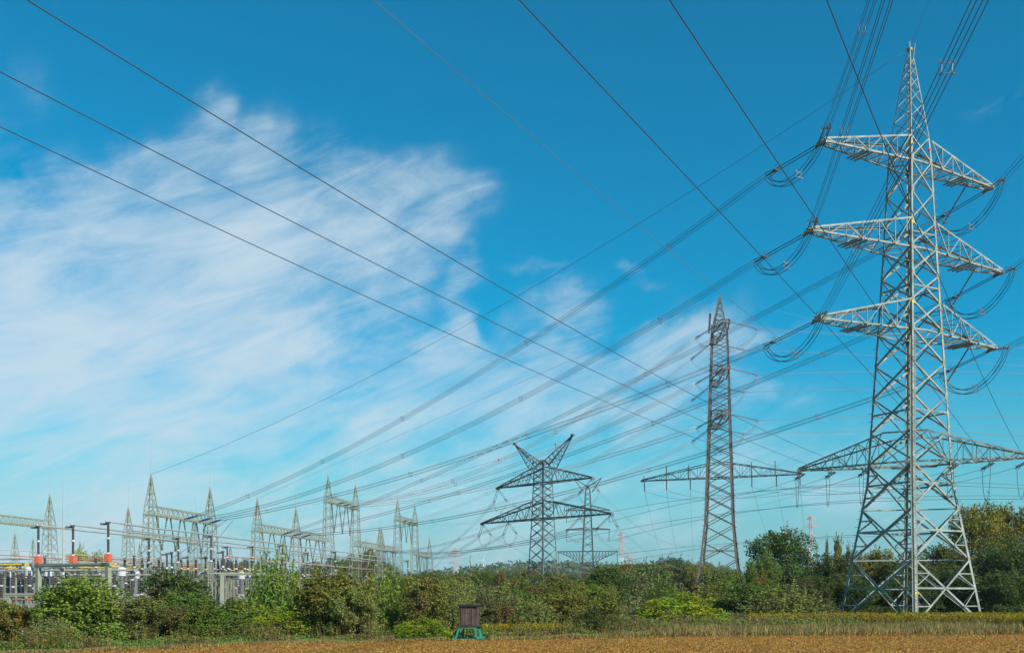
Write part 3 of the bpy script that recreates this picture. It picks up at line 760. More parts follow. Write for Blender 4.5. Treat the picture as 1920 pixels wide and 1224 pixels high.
# ------------------------------------------------------------------ red and white pylons on the horizon
def far_pylon(px, ytop, Y, arm_specs, lab, wbase, redtop=1.0):
    c = Vector((gx(px, Y), Y, 0)); H = EYE + (HY - ytop) / F * Y; s = Y / 900.0
    r = empty('far_pylon', c); tag(r, lab, 'pylon')
    m = MB(); hb = H * .62; w = wbase * s
    def seg(z0, z1, mm):
        def cn(i, z):
            k = w * (1 - .88 * z / H); return c + Vector((k if i in (0, 1) else -k, k if i in (1, 2) else -k, z))
        n = max(2, int((z1 - z0) / (4 * s)))
        for q in range(n):
            a, b = z0 + (z1 - z0) * q / n, z0 + (z1 - z0) * (q + 1) / n
            for i in range(4):
                mm.bar(cn(i, a), cn(i, b), .26 * s); mm.bar(cn(i, a), cn((i + 1) % 4, b), .14 * s); mm.bar(cn((i + 1) % 4, a), cn(i, b), .14 * s)
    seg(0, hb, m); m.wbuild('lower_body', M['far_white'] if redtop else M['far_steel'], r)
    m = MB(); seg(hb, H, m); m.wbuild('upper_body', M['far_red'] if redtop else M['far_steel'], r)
    for ya, hw in arm_specs:
        z = EYE + (HY - ya) / F * Y; L = hw / F * Y; m = MB()
        for sgn in (-1, 1):
            t = c + Vector((sgn * L, -sgn * L * .2, z))
            for side in (-1, 1):
                m.bar(c + Vector((0, side * 1.4 * s, z)), t, .3 * s); m.bar(c + Vector((0, side * 1.4 * s, z + 2.6 * s)), t, .2 * s)
                for q in (.25, .5, .75):
                    m.bar((c + Vector((0, side * 1.4 * s, z))).lerp(t, q), (c + Vector((0, side * 1.4 * s, z + 2.6 * s))).lerp(t, q - .15), .22 * s)
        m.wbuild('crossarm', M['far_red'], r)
far_pylon(855, 1026, 900, [(1032, 8), (1042, 14), (1055, 15)], 'far red and white pylon above the woods left of the horned pylon', 3.4)
far_pylon(1165, 996, 880, [(1003, 8), (1014, 12), (1030, 12)], 'far red and white pylon right of the far grey pylon', 3.4)
far_pylon(1179, 1033, 1000, [(1045, 12)], 'short far pylon with red top beside the taller red and white one', 2.4)
far_pylon(1476, 977, 800, [(1000, 9)], 'red pylon top showing above the round dark tree', 2.0)
far_pylon(1520, 965, 800, [(973, 9), (987, 15), (1007, 16)], 'far red and white pylon between the round dark tree and the tall pylon', 3.2)
far_pylon(882, 1040, 700, [(1052, 2)], 'thin far grey mast above the woods left of the horned pylon', .5, 0)
# small wind turbine
c = at(906, 1117, 1500); c.z = 0; wt = empty('wind_turbine', c); tag(wt, 'tiny white wind turbine on the wooded horizon left of the horned pylon', 'wind turbine')
hub = c + Vector((0, 0, EYE + (HY - 1049) / F * 1500))
m = MB(); m.tube([c, hub], [.9, .6], 10); m.wbuild('tower', M['far_white'], wt)
m = MB(); m.box(hub + Vector((0, 2, 0)), (1.4, 3.5, 1.4)); m.wbuild('nacelle', M['far_white'], wt)
for a in (20, 140, 260):
    m = MB(); e = Vector((math.sin(R(a)), 0, math.cos(R(a)))); m.bar(hub - Vector((0, 2.2, 0)), hub - Vector((0, 2.2, 0)) + e * 13, .6, .3); m.wbuild('blade', M['far_white'], wt)

# ------------------------------------------------------------------ substation equipment
SU = Vector((.987, -.158, 0))          # across the rows
def yard(px, Y, z=0): return Vector((gx(px, Y), Y, z))
def make_portal(L, hz=7.3):
    r = empty('support_portal')
    for x in (0, L):
        m = MB(); m.box((x, 0, hz / 2), (.62, .62, hz)); m.box((x, 0, .1), (1.0, 1.0, .2)); m.build('pillar', M['gantry'], r)
    m = MB(); m.box((L / 2, 0, hz + .28), (L + 1.2, .5, .5)); m.box((L / 2, 0, hz + .28), (L + 1.1, .62, .06)); m.build('beam', M['gantry'], r)
    return r
def make_isolator(z0=7.85, L=4.5, red=True, pole=False):
    r = empty('isolator_post')
    if red:
        m = MB(); m.box((0, 0, z0 + .6), (.86, .8, 1.12)); m.box((0, 0, z0 + 1.2), (.6, .6, .1)); m.box((0, -.42, z0 + .6), (.62, .05, .85)); m.build('drive_box', M['red_box'], r)
    if pole:
        m = MB()
        for x in (-.3, .3):
            for y in (-.3, .3): m.bar((x * 1.5, y * 1.5, 0), (x, y, z0 + 1.15), .12)
        for q in range(6):
            zz = (z0 + 1) * q / 6; m.bar((-.4, -.4, zz), (.4, -.4, zz + 1.2), .07); m.bar((-.4, .4, zz + 1.2), (.4, .4, zz), .07)
        m.box((0, 0, z0 + 1.15), (.8, .8, .12)); m.build('support_pole', M['gantry'], r)
    a = z0 + 1.2; m = MB(); n = 33
    m.tube([(0, 0, a + L * i / (n - 1)) for i in range(n)], rib_radii(n, .21, .145), 8); m.build('insulator', M['insul'], r)
    m = MB(); m.tube([(0, 0, a + L * .48), (0, 0, a + L * .54)], .26, 8); m.tube([(0, 0, a - .05), (0, 0, a + .25)], .25, 8); m.build('flange', M['white'], r)
    m = MB(); m.box((0, 0, a + L + .1), (.5, .5, .24)); m.box((-.75, 0, a + L - .15), (.9, .35, .3)); m.build('clamp', M['fit'], r)
    return r
def make_breaker(h0=2.6, L=3.7, fl=.48):
    r = empty('post_insulator'); m = MB()
    for x in (-.28, .28): m.bar((x, 0, 0), (x, 0, h0), .12)
    m.box((0, 0, h0 + .05), (.8, .5, .12)); m.bar((-.28, 0, .3), (.28, 0, h0 - .2), .06); m.build('stand', M['gantry'], r)
    n = 25; m = MB(); m.tube([(0, 0, h0 + .12 + L * i / (n - 1)) for i in range(n)], rib_radii(n, .27, .19), 8); m.build('insulator', M['insul'], r)
    m = MB(); a = h0 + .1 + L * fl; m.tube([(0, 0, a), (0, 0, a + .2)], .27, 8); m.build('flange', M['white'], r)
    a = h0 + L + .1; m = MB(); m.tube([(0, 0, a), (0, 0, a + .08), (0, 0, a + .35)], [.25, .25, .15], 8); m.box((0, 0, a + .35), (.7, .18, .12)); m.build('cap', M['fit'], r)
    return r
def make_ct():
    r = empty('instrument_transformer'); m = MB()
    for x in (-.3, .3):
        for y in (-.3, .3): m.bar((x, y, 0), (x, y, 2.5), .12)
    m.box((0, 0, 2.55), (.95, .95, .16)); m.build('stand', M['gantry'], r)
    m = MB(); m.box((0, 0, 3.0), (.85, .85, .75)); m.build('tank', M['cabinet'], r)
    n = 21; m = MB(); m.tube([(0, 0, 3.4 + 2.5 * i / (n - 1)) for i in range(n)], rib_radii(n, .38, .27), 9); m.build('insulator', M['insul_grey'], r)
    m = MB(); m.tube([(0, 0, 5.9), (0, 0, 6.05), (0, 0, 6.15), (0, 0, 7.2), (0, 0, 7.45), (0, 0, 7.55)], [.35, .42, .66, .66, .5, .2], 12); m.tube([(-1.0, 0, 6.7), (1.0, 0, 6.7)], .09, 6); m.build('head', M['white'], r, smooth=False)
    return r
def make_disc():
    r = empty('disconnector'); m = MB(); m.box((0, 0, 6.3), (4.4, .3, .3))
    for x in (-1.6, 1.6): m.bar((x, 0, 0), (x, 0, 6.2), .26)
    m.build('frame', M['gantry'], r)
    for x in (-1.9, 1.9):
        n = 13; m = MB(); m.tube([(x, 0, 6.45 + 1.7 * i / (n - 1)) for i in range(n)], rib_radii(n, .17, .12), 7); m.build('insulator', M['insul'], r)
    m = MB(); m.tube([(-1.9, 0, 8.25), (0, 0, 8.3), (1.9, 0, 8.25)], .12, 6); m.bar((0, 0, 8.3), (0, 0, 9.0), .14); m.bar((-1.0, 0, 8.3), (.6, 0, 8.9), .1); m.build('contact_arm', M['yellow'], r)
    return r
def put(key, mk, loc, rz, lab, cat, grp):
    t = first_or_copy(PR, key, mk); t.location = loc; t.rotation_euler = (0, 0, rz); tag(t, lab, cat, grp); return t
SANG = math.atan2(SU.y, SU.x)
bus0 = [yard(72, 162), yard(137, 161), yard(203, 154)]
WH = ['left', 'middle', 'right']
for b in range(6):
    off = RU * (34 * b)
    if b == 0:
        p0 = bus0[0] + off; L = (bus0[2] - bus0[0]).length; ang = math.atan2((bus0[2] - bus0[0]).y, (bus0[2] - bus0[0]).x)
    if b == 0: t = put('portal', lambda: make_portal(L), p0 + RU * (34 * b), ang, 'pale green two legged portal under the three orange red boxes at the left' if b == 0 else 'pale green support portal under the busbars, deeper in the yard', 'support portal', 'support portals of the busbars')
    for k in range(3):
        q = bus0[k] + RU * (34 * b); q.z = 0
        put('iso' if b == 0 else 'iso2', make_isolator if b == 0 else (lambda: make_isolator(red=False, pole=True)), q, SANG, (f'{WH[k]} tall black insulator on an orange red box, front row at the left edge' if b == 0 else 'black busbar insulator on a pale lattice stand deeper in the yard'), 'isolator', 'black isolator posts under the high busbars')
for k in range(3):
    a = bus0[k] + Vector((0, 0, 13.75)) - RU * .6; a.z = 13.75; e = a + RU * 172
    m = MB(); pts = [a.lerp(e, i / 24) - Vector((0, 0, .12 * math.sin(i * math.pi / 4) ** 2)) for i in range(25)]
    m.tube(pts, .13, 7); tag(m.build('busbar_tube', M['busbar'], origin=a, smooth=True), f'{WH[k]} high aluminium busbar tube on the row of tall black insulators', 'busbar', 'high busbar tubes')
# cross pipes, lower
for (px0, px1, Y, z, r_, mt, lab) in ((-20, 275, 166, 6.95, .17, 'busbar', 'lower front aluminium tube running across the left yard'), (60, 300, 172, 6.35, .15, 'busbar', 'second aluminium tube just behind the front cross tube'), (370, 500, 190, 7.0, .17, 'busbar', 'aluminium tube crossing behind the second gantry tower'),
                                      (-20, 70, 158, 2.5, .12, 'pipe_red', 'rusty red pipe low at the left edge'), (560, 640, 250, 7.2, .16, 'busbar', 'aluminium tube low between the bushes left of the tall gantry pair'), (-20, 60, 170, 8.0, .14, 'yellow', 'yellow tube at the left edge under the busbars')):
    a = yard(px0, Y, z); L = (gx(px1, Y) - gx(px0, Y)); m = MB(); m.tube([a, a + SU * L * .5, a + SU * L], r_, 7)
    for q in range(int(L / 6) + 1): p = a + SU * min(L, q * 6 + .5); m.box(p, (.5, .5, .5))
    tag(m.build('busbar_tube', M[mt], origin=a, smooth=False), lab, 'busbar')
    if mt == 'busbar':
        for q in range(1, int(L / 8) + 1):
            p = a + SU * (q * 8 - 3); p.z = 0
            put('brk', make_breaker, p, SANG, 'dark insulator column with white band in the equipment rows behind the hedge', 'insulator', 'dark insulator columns in the yard')
# many tubes deep in the yard
rng = random.Random(5)
k = 0
for z, X0, Y0, Y1 in [(8.4, -82, 195, 330), (9.3, -88, 200, 330), (8.4, -95, 200, 340), (10.2, -100, 205, 335), (9.0, -107, 205, 340), (10.0, -114, 210, 345), (8.6, -121, 215, 340), (10.4, -128, 220, 350), (9.4, -135, 225, 350), (8.6, -142, 230, 355), (9.2, -58, 215, 330), (8.6, -52, 225, 340)]:
    a = Vector((X0, Y0, z + 1.9)); e = a + RU * (Y1 - Y0); m = MB(); m.tube([a, a.lerp(e, .5), e], .09, 6)
    tag(m.build('busbar_tube', M['busbar'] if k % 5 else M['pipe_red'], origin=a, smooth=True), ('aluminium busbar tube deep in the left yard' if k < 10 else 'aluminium busbar tube deep in the yard behind the second gantry tower') if k % 5 else 'rust red tube deep in the yard', 'busbar', 'deep busbar tubes'); k += 1
for z, Y, px0, px1 in [(7.6, 205, -30, 300), (8.2, 222, -30, 300), (9.6, 240, -30, 330), (8.8, 262, 0, 420), (9.8, 285, 0, 470), (8.0, 300, 20, 500)]:
    a = yard(px0, Y, z + 1.6); L = gx(px1, Y) - gx(px0, Y); m = MB(); m.tube([a, a + SU * L * .5, a + SU * L], .1, 6)
    tag(m.build('busbar_tube', M['busbar'], origin=a, smooth=True), 'aluminium cross tube deep in the left yard', 'busbar', 'deep cross tubes')
# insulator columns, transformers, disconnectors in rows
spots = []
for Y, px0, px1, st in ((160, -12, 60, 13), (169, 0, 140, 14), (176, 84, 300, 15), (188, -10, 300, 24), (198, 205, 480, 15), (204, 398, 492, 11), (212, 400, 495, 12), (226, 0, 470, 19), (243, 10, 300, 22), (265, -10, 480, 24), (290, 20, 500, 30), (252, 566, 620, 11), (262, 570, 640, 13), (330, 690, 720, 12)):
    px = px0
    while px < px1:
        spots.append((px + rng.uniform(-3, 3), Y + rng.uniform(-1.5, 1.5))); px += st
for px, Y in spots:
    if Y > 180 and rng.random() < .45: bv = (6.2, 3.4, .5)
    else: bv = rng.choice(((2.6, 3.7, .48), (2.1, 3.4, .3), (2.9, 4.2, .62), (1.9, 4.6, .5), (2.4, 3.0, .85)))
    put('brk%.1f' % bv[0], lambda: make_breaker(*bv), yard(px, Y), SANG + rng.uniform(-.1, .1), 'dark insulator column with white band in the equipment rows behind the hedge', 'insulator', 'dark insulator columns in the yard')
for px, Y in ((55, 163), (90, 168), (118, 180), (228, 166), (452, 196), (470, 214), (590, 258), (255, 190), (20, 178), (414, 205)):
    lab = 'white headed instrument transformer at the left edge in front of the brown columns' if px == 55 else 'white headed instrument transformer among the dark columns behind the hedge'
    put('ct', make_ct, yard(px, Y), SANG, lab, 'transformer', 'white headed instrument transformers')
for px, Y in ((160, 196), (185, 200), (215, 192), (245, 205), (262, 210), (345, 215), (365, 222), (392, 212), (440, 228), (468, 222), (150, 226), (590, 268), (20, 200), (690, 330)):
    put('disc', make_disc, yard(px, Y), SANG + rng.choice((0, math.pi / 2)), 'yellow armed disconnector on a pale green frame in the yard', 'disconnector', 'yellow armed disconnectors')
for px, Y, in ((313, 205), (352, 222), (322, 200), (385, 226), (418, 196), (510, 262), (535, 272), (570, 285), (625, 318), (700, 345)):
    put('brk3', lambda: make_isolator(4.4, 5.5, False, True), yard(px, Y), SANG, 'very tall black insulator standing below the lattice beams', 'insulator', 'very tall black insulators')
t = put('portal2', lambda: make_portal(9, 6.6), yard(417, 186), SANG + .3, 'pale post and beam right behind the second gantry tower', 'support portal', None)
t = put('portal3', lambda: make_portal(5.2, 2.9), yard(16, 154), SANG, 'low pale frame with cabinets at the left edge', 'support portal', None)
m = MB(); mr = empty('mast', yard(119, 190)); tag(mr, 'slim tall pale mast left of the first gantry towers', 'mast')
b0 = yard(119, 190); m.tube([b0, b0 + Vector((0, 0, 14)), b0 + Vector((0, 0, 24.8))], [.27, .2, .07], 8); m.wbuild('pole', M['cabinet'], mr)
m = MB(); m.tube([b0 + Vector((0, 0, -.1)), b0 + Vector((0, 0, .3))], .8, 10); m.wbuild('base', M['concrete'], mr)
for i, px in enumerate((22, 36, 50, 64)):
    c = yard(px, 156); r = empty('control_cabinet', c); tag(r, 'pale grey control cabinet low at the left edge of the yard', 'cabinet', 'control cabinets')
    m = MB(); m.box(c + Vector((0, 0, .95)), (.95, .6, 1.7), SANG); m.box(c + Vector((0, 0, 1.84)), (1.1, .75, .08), SANG); m.wbuild('housing', M['cabinet'], r)
    m = MB(); m.box(c + Vector((-.05, -.31, .95)), (.8, .03, 1.5), SANG); m.wbuild('door', M['gantry'] if i % 2 else M['mid_steel'], r)
# V strings under the beams
VB = [(200, 225, 18.1, 4, 6.2, 'nearest lattice beam'), (250, 275, 18.1, 3, 6.2, 'low beam above the willow bush'), (275, 300, 18.1, 3, 6, 'low beam ending at the taller pair'), (300, 325, 29.3, 3, 8, 'nearer high beam'), (325, 351, 18.1, 3, 5.5, 'low beam right of the nearer high pair'), (351, 373, 18.1, 3, 5.5, 'low beam left of the farther high pair'), (373, 397, 29.3, 3, 7, 'farther high beam'), (397, 420, 18.1, 4, 6, 'last low beam')]
for y0, y1, z, n, h, lab in VB:
    for i in range(n):
        Yc = y0 + (y1 - y0) * (i + .75) / (n + .5); w = (y1 - y0) / (n + .5) * .38
        r = empty('hanging_insulator', rowP(Yc, z - h)); tag(r, f'green V shaped insulator pair hanging under the {lab}', 'insulator', f'V shaped insulator pairs under the {lab}')
        for sg in (-1, 1):
            m = MB(); m.tube(rod_points(rowP(Yc + sg * w, z), rowP(Yc, z - h), 21), rib_radii(21, .17, .1), 5); m.wbuild('rod', M['insul_green'], r)
        m = MB(); m.box(rowP(Yc, z - h), (.4, .4, .3)); m.wbuild('clamp', M['fit'], r)
for (px0, y0, Y0, px1, y1, Y1, lab) in ((428, 972, 218, 322, 1046, 205, 'upper'), (412, 980, 215, 352, 1040, 208, 'middle'), (436, 976, 222, 372, 1046, 212, 'lower'), (600, 1003, 280, 640 - 60, 1050, 270, 'far left'), (690, 1010, 318, 640, 1050, 300, 'far middle'), (850, 1015, 400, 815, 1065, 392, 'far right'), (835, 1022, 400, 800, 1062, 390, 'last')):
    m = MB(); a = at(px0, y0, Y0); b = at(px1, y1, Y1); mid = a.lerp(b, .5) - Vector((0, 0, .4)); m.tube([a, mid, b], .06, 5)
    tag(m.build('down_lead', M['wire_mid'], origin=a, smooth=True), f'{lab} slanting conductor tube leading down from the line clamps into the yard', 'conductor')
m = MB()
yd = [(-190, 150), (-40, 146), (-20, 250), (30, 440), (-60, 460), (-190, 420)]
m.add([(x, y, .006) for x, y in yd], [tuple(range(len(yd)))]); tag(m.build('gravel_yard', M['gravel']), kind='structure')

# ------------------------------------------------------------------ hunting hide on its green stand
HX, HYY = gx(879.5, 74.5), 74.5
hd = empty('hunting_hide', (HX, HYY, 0), R(-5)); tag(hd, 'small brown plank hide with flat black roof on a teal green stand', 'hunting hide')
hw, hdp, z0, z1 = 1.24, 1.2, .98, 2.30
def planks(p, q, nrm, zlo, zhi, n, skip=None):
    m = MB(); p = Vector(p); q = Vector(q); nrm = Vector(nrm)
    for i in range(n):
        a = p.lerp(q, i / n); b = p.lerp(q, (i + 1) / n); c = (a + b) / 2; w = (b - a).length * .94
        dz = rng.uniform(-.012, .012)
        m.box((c.x + nrm.x * dz, c.y + nrm.y * dz, (zlo + zhi) / 2 + dz), (w if abs(nrm.y) > .5 else .028, .028 if abs(nrm.y) > .5 else w, zhi - zlo))
    return m
for p, q, nn in (((-hw / 2, -hdp / 2), (hw / 2, -hdp / 2), (0, -1)), ((-hw / 2, hdp / 2), (hw / 2, hdp / 2), (0, 1)), ((-hw / 2, -hdp / 2 + .03), (-hw / 2, hdp / 2 - .03), (-1, 0)), ((hw / 2, -hdp / 2 + .03), (hw / 2, hdp / 2 - .03), (1, 0))):
    planks((*p, 0), (*q, 0), (*nn, 0), z0, z1, 9).build('wall', M['planks'], hd)
dm = planks((-.40, -hdp / 2 - .045, 0), (.22, -hdp / 2 - .045, 0), (0, -1, 0), z0 + .05, 1.78, 5); door = dm.build('door', M['planks'], hd)
planks((-.40, -hdp / 2 - .047, 0), (.22, -hdp / 2 - .047, 0), (0, -1, 0), 1.81, 2.12, 5).build('window_flap', M['planks'], hd)
m = MB(); m.box((.28, -hdp / 2 - .03, (z0 + z1) / 2), (.07, .05, z1 - z0 - .04)); m.box((-.09, -hdp / 2 - .035, 1.795), (.66, .04, .03)); m.box((-.46, -hdp / 2 - .03, (z0 + z1) / 2), (.07, .05, z1 - z0 - .04)); m.build('frame', M['planks'], hd)
m = MB(); m.box((0, 0, z1 + .05), (1.44, 1.44, .07)); m.box((0, -.73, z1 + .035), (1.46, .03, .1)); m.box((0, .03, z1 + .1), (1.38, 1.3, .03)); m.build('roof', M['roof_felt'], hd)
m = MB()
for i in range(9): m.box((.09, -.75 + 1.55 * i / 8, .945), (1.75, .165, .05))
m.build('platform', M['planks'], hd)
m = MB()
for y in (-.7, .7): m.box((-.02, y, .85), (1.36, .1, .13))
for x in (-.62, .58): m.box((x, 0, .8), (.09, 1.3, .1))
m.build('top_frame', M['green_paint'], hd)
for (x, y, dx) in ((-.62, -.68, -.22), (.55, -.68, .02), (-.45, .68, -.1), (.62, .68, .1)):
    m = MB(); m.bar((x, y, .8), (x + dx, y * 1.06, .02), .12); m.build('leg', M['green_paint'], hd)
for p, q in (((.72, -.3, .86), (.92, -.42, .2)), ((-.66, -.4, .84), (-1.08, -.6, .05)), ((-.66, -.1, .84), (-.98, -.2, .05))):
    m = MB(); m.bar(p, q, .11); m.build('brace', M['green_paint'], hd)
m = MB(); m.box((.86, -.3, .14), (.5, 1.1, .13)); m.box((0, -.74, .035), (1.25, .09, .07)); m.box((-.98, -.3, .05), (.16, 1.1, .09)); m.build('skid', M['green_paint'], hd)
m = MB(); m.bar((-.3, .1, .78), (.35, .12, .1), .03); m.bar((.25, .1, .78), (-.2, .12, .3), .03); m.build('stay_rod', M['fit'], hd)

# ------------------------------------------------------------------ ground
m = MB(); m.add([(-2290, -290, 0), (2290, -290, 0), (2290, 2290, 0), (-2290, 2290, 0)], [(0, 1, 2, 3)]); tag(m.build('ground', M['earth']), kind='structure')
EDGE = [(-90, 20), (-60, 36), (-24, 55), (-15.6, 65.5), (-4, 71.5), (5.4, 75), (14, 80), (41, 84.5), (90, 90)]
def edge(x): return float(np.interp(x, [e[0] for e in EDGE], [e[1] for e in EDGE]))
m = MB(); pts = [(x, y, .005) for x, y in EDGE] + [(90, -80, .005), (-90, -80, .005)]
m.add(pts, [tuple(reversed(range(len(pts))))]); tag(m.build('field', M['field']), kind='structure')

# ------------------------------------------------------------------ foliage
def quads_mesh(name, P, T, B, mats, tri=False, mi=None):
    """leaf quads: centre P, half axes T (length) and B (width), pointed at both ends"""
    n = len(P); V = np.empty((n, 4, 3))
    V[:, 0] = P - T; V[:, 1] = P + B - T * .1; V[:, 2] = P + T; V[:, 3] = P - B - T * .1
    V[:, 2, 2] -= np.abs(T).sum(1) * .12
    me = bpy.data.meshes.new(name)
    me.vertices.add(n * 4); me.vertices.foreach_set('co', V.reshape(-1))
    me.loops.add(n * 4); me.loops.foreach_set('vertex_index', np.arange(n * 4, dtype=np.int32))
    me.polygons.add(n); me.polygons.foreach_set('loop_start', np.arange(0, n * 4, 4, dtype=np.int32)); me.polygons.foreach_set('loop_total', np.full(n, 4, dtype=np.int32))
    for mm in (mats if isinstance(mats, list) else [mats]): me.materials.append(mm)
    if mi is not None: me.polygons.foreach_set('material_index', mi.astype(np.int32))
    me.update(); me.validate(); return me
def rand_unit(g, n):
    v = g.normal(size=(n, 3)); return v / np.linalg.norm(v, axis=1, keepdims=True)
def leaves_at(g, P, nrm, L, W, up=0.25, spread=.9):
    n = len(P); nn = nrm * .7 + rand_unit(g, n) * spread; nn[:, 2] += up; nn /= np.linalg.norm(nn, axis=1, keepdims=True)
    t = np.cross(nn, rand_unit(g, n)); t /= np.linalg.norm(t, axis=1, keepdims=True) + 1e-9
    b = np.cross(nn, t); s = g.uniform(.6, 1.35, (n, 1))
    return t * L * s * .5, b * W * s * .5
def crown(kind, n, leaf, seed):
    big = kind == 'roundtree'; kind = 'round' if big else kind
    g = np.random.default_rng(seed); C = []; Rr = []
    if kind == 'round':
        for i in range(60 if big else 46):
            d = rand_unit(g, 1)[0]; d = d / (np.abs(d[0]) ** 2.6 + np.abs(d[1]) ** 2.6 + np.abs(d[2]) ** 2.6) ** (1 / 2.6) * (1 - .12 * max(0, d[2])); k = g.uniform(.15, 1) ** .4
            C.append(np.array([d[0] * .36 * k, d[1] * .36 * k, .5 + d[2] * .38 * k])); Rr.append(np.array([1, 1, g.uniform(.8, 1.1)]) * g.uniform(.07, .15))
        for i in range(10):
            a = g.uniform(0, 6.28); C.append(np.array([math.cos(a) * .34, math.sin(a) * .34, .14])); Rr.append(np.array([.15, .15, .14]))
    elif kind == 'mound':
        for i in range(44):
            a = g.uniform(0, 6.28); k = g.uniform(0, 1) ** .5; h = math.sqrt(max(0, 1 - (k * .92) ** 2)) * g.uniform(.5, .85)
            C.append(np.array([math.cos(a) * .42 * k, math.sin(a) * .42 * k, h * .9])); Rr.append(np.array([1, 1, 1.3]) * g.uniform(.07, .14))
        for i in range(14):
            a = g.uniform(0, 6.28); C.append(np.array([math.cos(a) * .38, math.sin(a) * .38, .2])); Rr.append(np.array([.13, .13, .2]))
    elif kind == 'tree':
        for i in range(46):
            d = rand_unit(g, 1)[0]; k = g.uniform(.15, 1) ** .45
            C.append(np.array([d[0] * .38 * k, d[1] * .38 * k, .58 + d[2] * .34 * k])); Rr.append(np.array([1, 1, g.uniform(.6, .95)]) * g.uniform(.07, .16))
        for i in range(8):
            a = g.uniform(0, 6.28); C.append(np.array([math.cos(a) * .3, math.sin(a) * .3, .22])); Rr.append(np.array([.13, .13, .12]))
    elif kind == 'poplar':
        for i in range(36):
            z = g.uniform(.08, .93); w = .36 * math.sin(min(1, (1.02 - z) * 1.25) * math.pi / 2) ; a = g.uniform(0, 6.28); k = g.uniform(.2, .8)
            C.append(np.array([math.cos(a) * w * k, math.sin(a) * w * k, z])); Rr.append(np.array([1, 1, .5]) * g.uniform(.08, .16))
    P = []; Nn = []
    if C:
        C = np.array(C); Rr = np.array(Rr); wts = Rr[:, 0] ** 2; wts /= wts.sum(); idx = g.choice(len(C), n, p=wts)
        d = rand_unit(g, n); rad = .45 + .6 * g.uniform(0, 1, (n, 1)) ** .6
        P = C[idx] + d * Rr[idx] * rad; Nn = d
        # drop leaves in a few ragged gaps
        f = np.sin(P[:, 0] * 23 + seed) * np.sin(P[:, 1] * 21 + 1.3 * seed) * np.sin(P[:, 2] * 25 + .7 * seed)
        keep = (f < .42) & (P[:, 2] > .005); P = P[keep]; Nn = Nn[keep]
    ns = {'round': 120, 'mound': 150, 'tree': 120, 'poplar': 90, 'upright': 430}[kind]; per = 16 if kind != 'upright' else max(20, n // 430)
    SP = []; SN = []
    for i in range(ns):
        if kind == 'upright':
            a = g.uniform(0, 6.28); k = g.uniform(0, 1) ** .5; b0 = np.array([math.cos(a) * .38 * k, math.sin(a) * .38 * k, 0.0])
            hgt = (1 - .62 * k ** 2.2) * g.uniform(.55, 1.0); lean = np.array([math.cos(a) * .16 * k, math.sin(a) * .16 * k, 0]) + g.normal(0, .04, 3) * [1, 1, 0]
            t = g.uniform(.04, 1, per); pts = b0 + np.outer(t, [0, 0, hgt]) + np.outer(t ** 1.5, lean) + g.normal(0, .02, (per, 3)) * (1.2 - t[:, None])
            SP.append(pts); SN.append(np.tile(np.array([math.cos(a), math.sin(a), .3]), (per, 1)))
        else:
            j = g.integers(len(C)); d = rand_unit(g, 1)[0]; d[2] = abs(d[2]) * .8 + .25; d /= np.linalg.norm(d)
            o = C[j] + (C[j] - np.array([0, 0, .45])) * .1; ln = g.uniform(1.0, 1.75) * Rr[j][0]
            t = g.uniform(.4, 1, per)[:, None]; pts = o + d * ln * t + g.normal(0, .008, (per, 3)); SP.append(pts); SN.append(np.tile(d, (per, 1)))
    SP = np.concatenate(SP); SN = np.concatenate(SN); ok = SP[:, 2] > .004; SP = SP[ok]; SN = SN[ok]
    P = np.concatenate([P, SP]) if len(P) else SP; Nn = np.concatenate([Nn, SN]) if len(Nn) else SN
    if kind == 'upright': T, B = leaves_at(g, P, Nn, leaf * 1.25, leaf * .42, .1)
    else: T, B = leaves_at(g, P, Nn, leaf, leaf * .62)
    zmax = np.percentile(P[:, 2], 99.7); P[:, 2] /= zmax; T[:, 2] /= 1
    return P, T, B
CR = {}
def crown_mesh(kind, var, n, leaf):
    key = (kind, var)
    if key not in CR:
        P, T, B = crown(kind, n, leaf, 11 + var * 7 + len(kind))
        CR[key] = (quads_mesh('foliage', P, T, B, M['leaf']), quads_mesh('foliage', P, T, B, M['leaf_autumn']))
    return CR[key]
STEM = {}
def stem_mesh(kind):
    if kind not in STEM:
        g = random.Random(3); m = MB()
        if kind in ('tree', 'poplar', 'roundtree'):
            m.tube([(0, 0, 0), (.005, 0, .12), (0, .005, .35), (0, 0, .62)], [.035, .026, .02, .006], 8)
            for i in range(11):
                a = i * 2.4; z = .18 + .035 * i; l = .3 * (1 - i * .05)
                m.tube([(0, 0, z), (math.cos(a) * l * .5, math.sin(a) * l * .5, z + .09), (math.cos(a) * l, math.sin(a) * l, z + .22)], [.012, .008, .003], 5)
        else:
            for i in range(9):
                a = i * 2.4; l = g.uniform(.15, .34); h = g.uniform(.45, .75)
                m.tube([(math.cos(a) * .03, math.sin(a) * .03, 0), (math.cos(a) * l * .5, math.sin(a) * l * .5, h * .5), (math.cos(a) * l, math.sin(a) * l, h)], [.012, .009, .003], 5)
        o = m.build('stem', M['bark']); STEM[kind] = o.data; bpy.data.objects.remove(o)
    return STEM[kind]
SPEC = {'roundtree': (26000, .025), 'round': (20000, .032), 'mound': (14000, .032), 'tree': (21000, .026), 'poplar': (7000, .045), 'upright': (12000, .042)}
NV = {'roundtree': 2, 'round': 3, 'mound': 2, 'tree': 3, 'poplar': 1, 'upright': 2}
cnt = {}
def plant(kind, px, ytop, wpx, Y, col, label, cat, group=None, autumn=False, name=None, depth=1.0, dx=0):
    x = gx(px, Y) + dx; h = EYE + (HY - ytop) / F * Y; w = wpx / F * Y
    return plant_at(kind, x, Y, h, w, col, label, cat, group, autumn, name, depth)
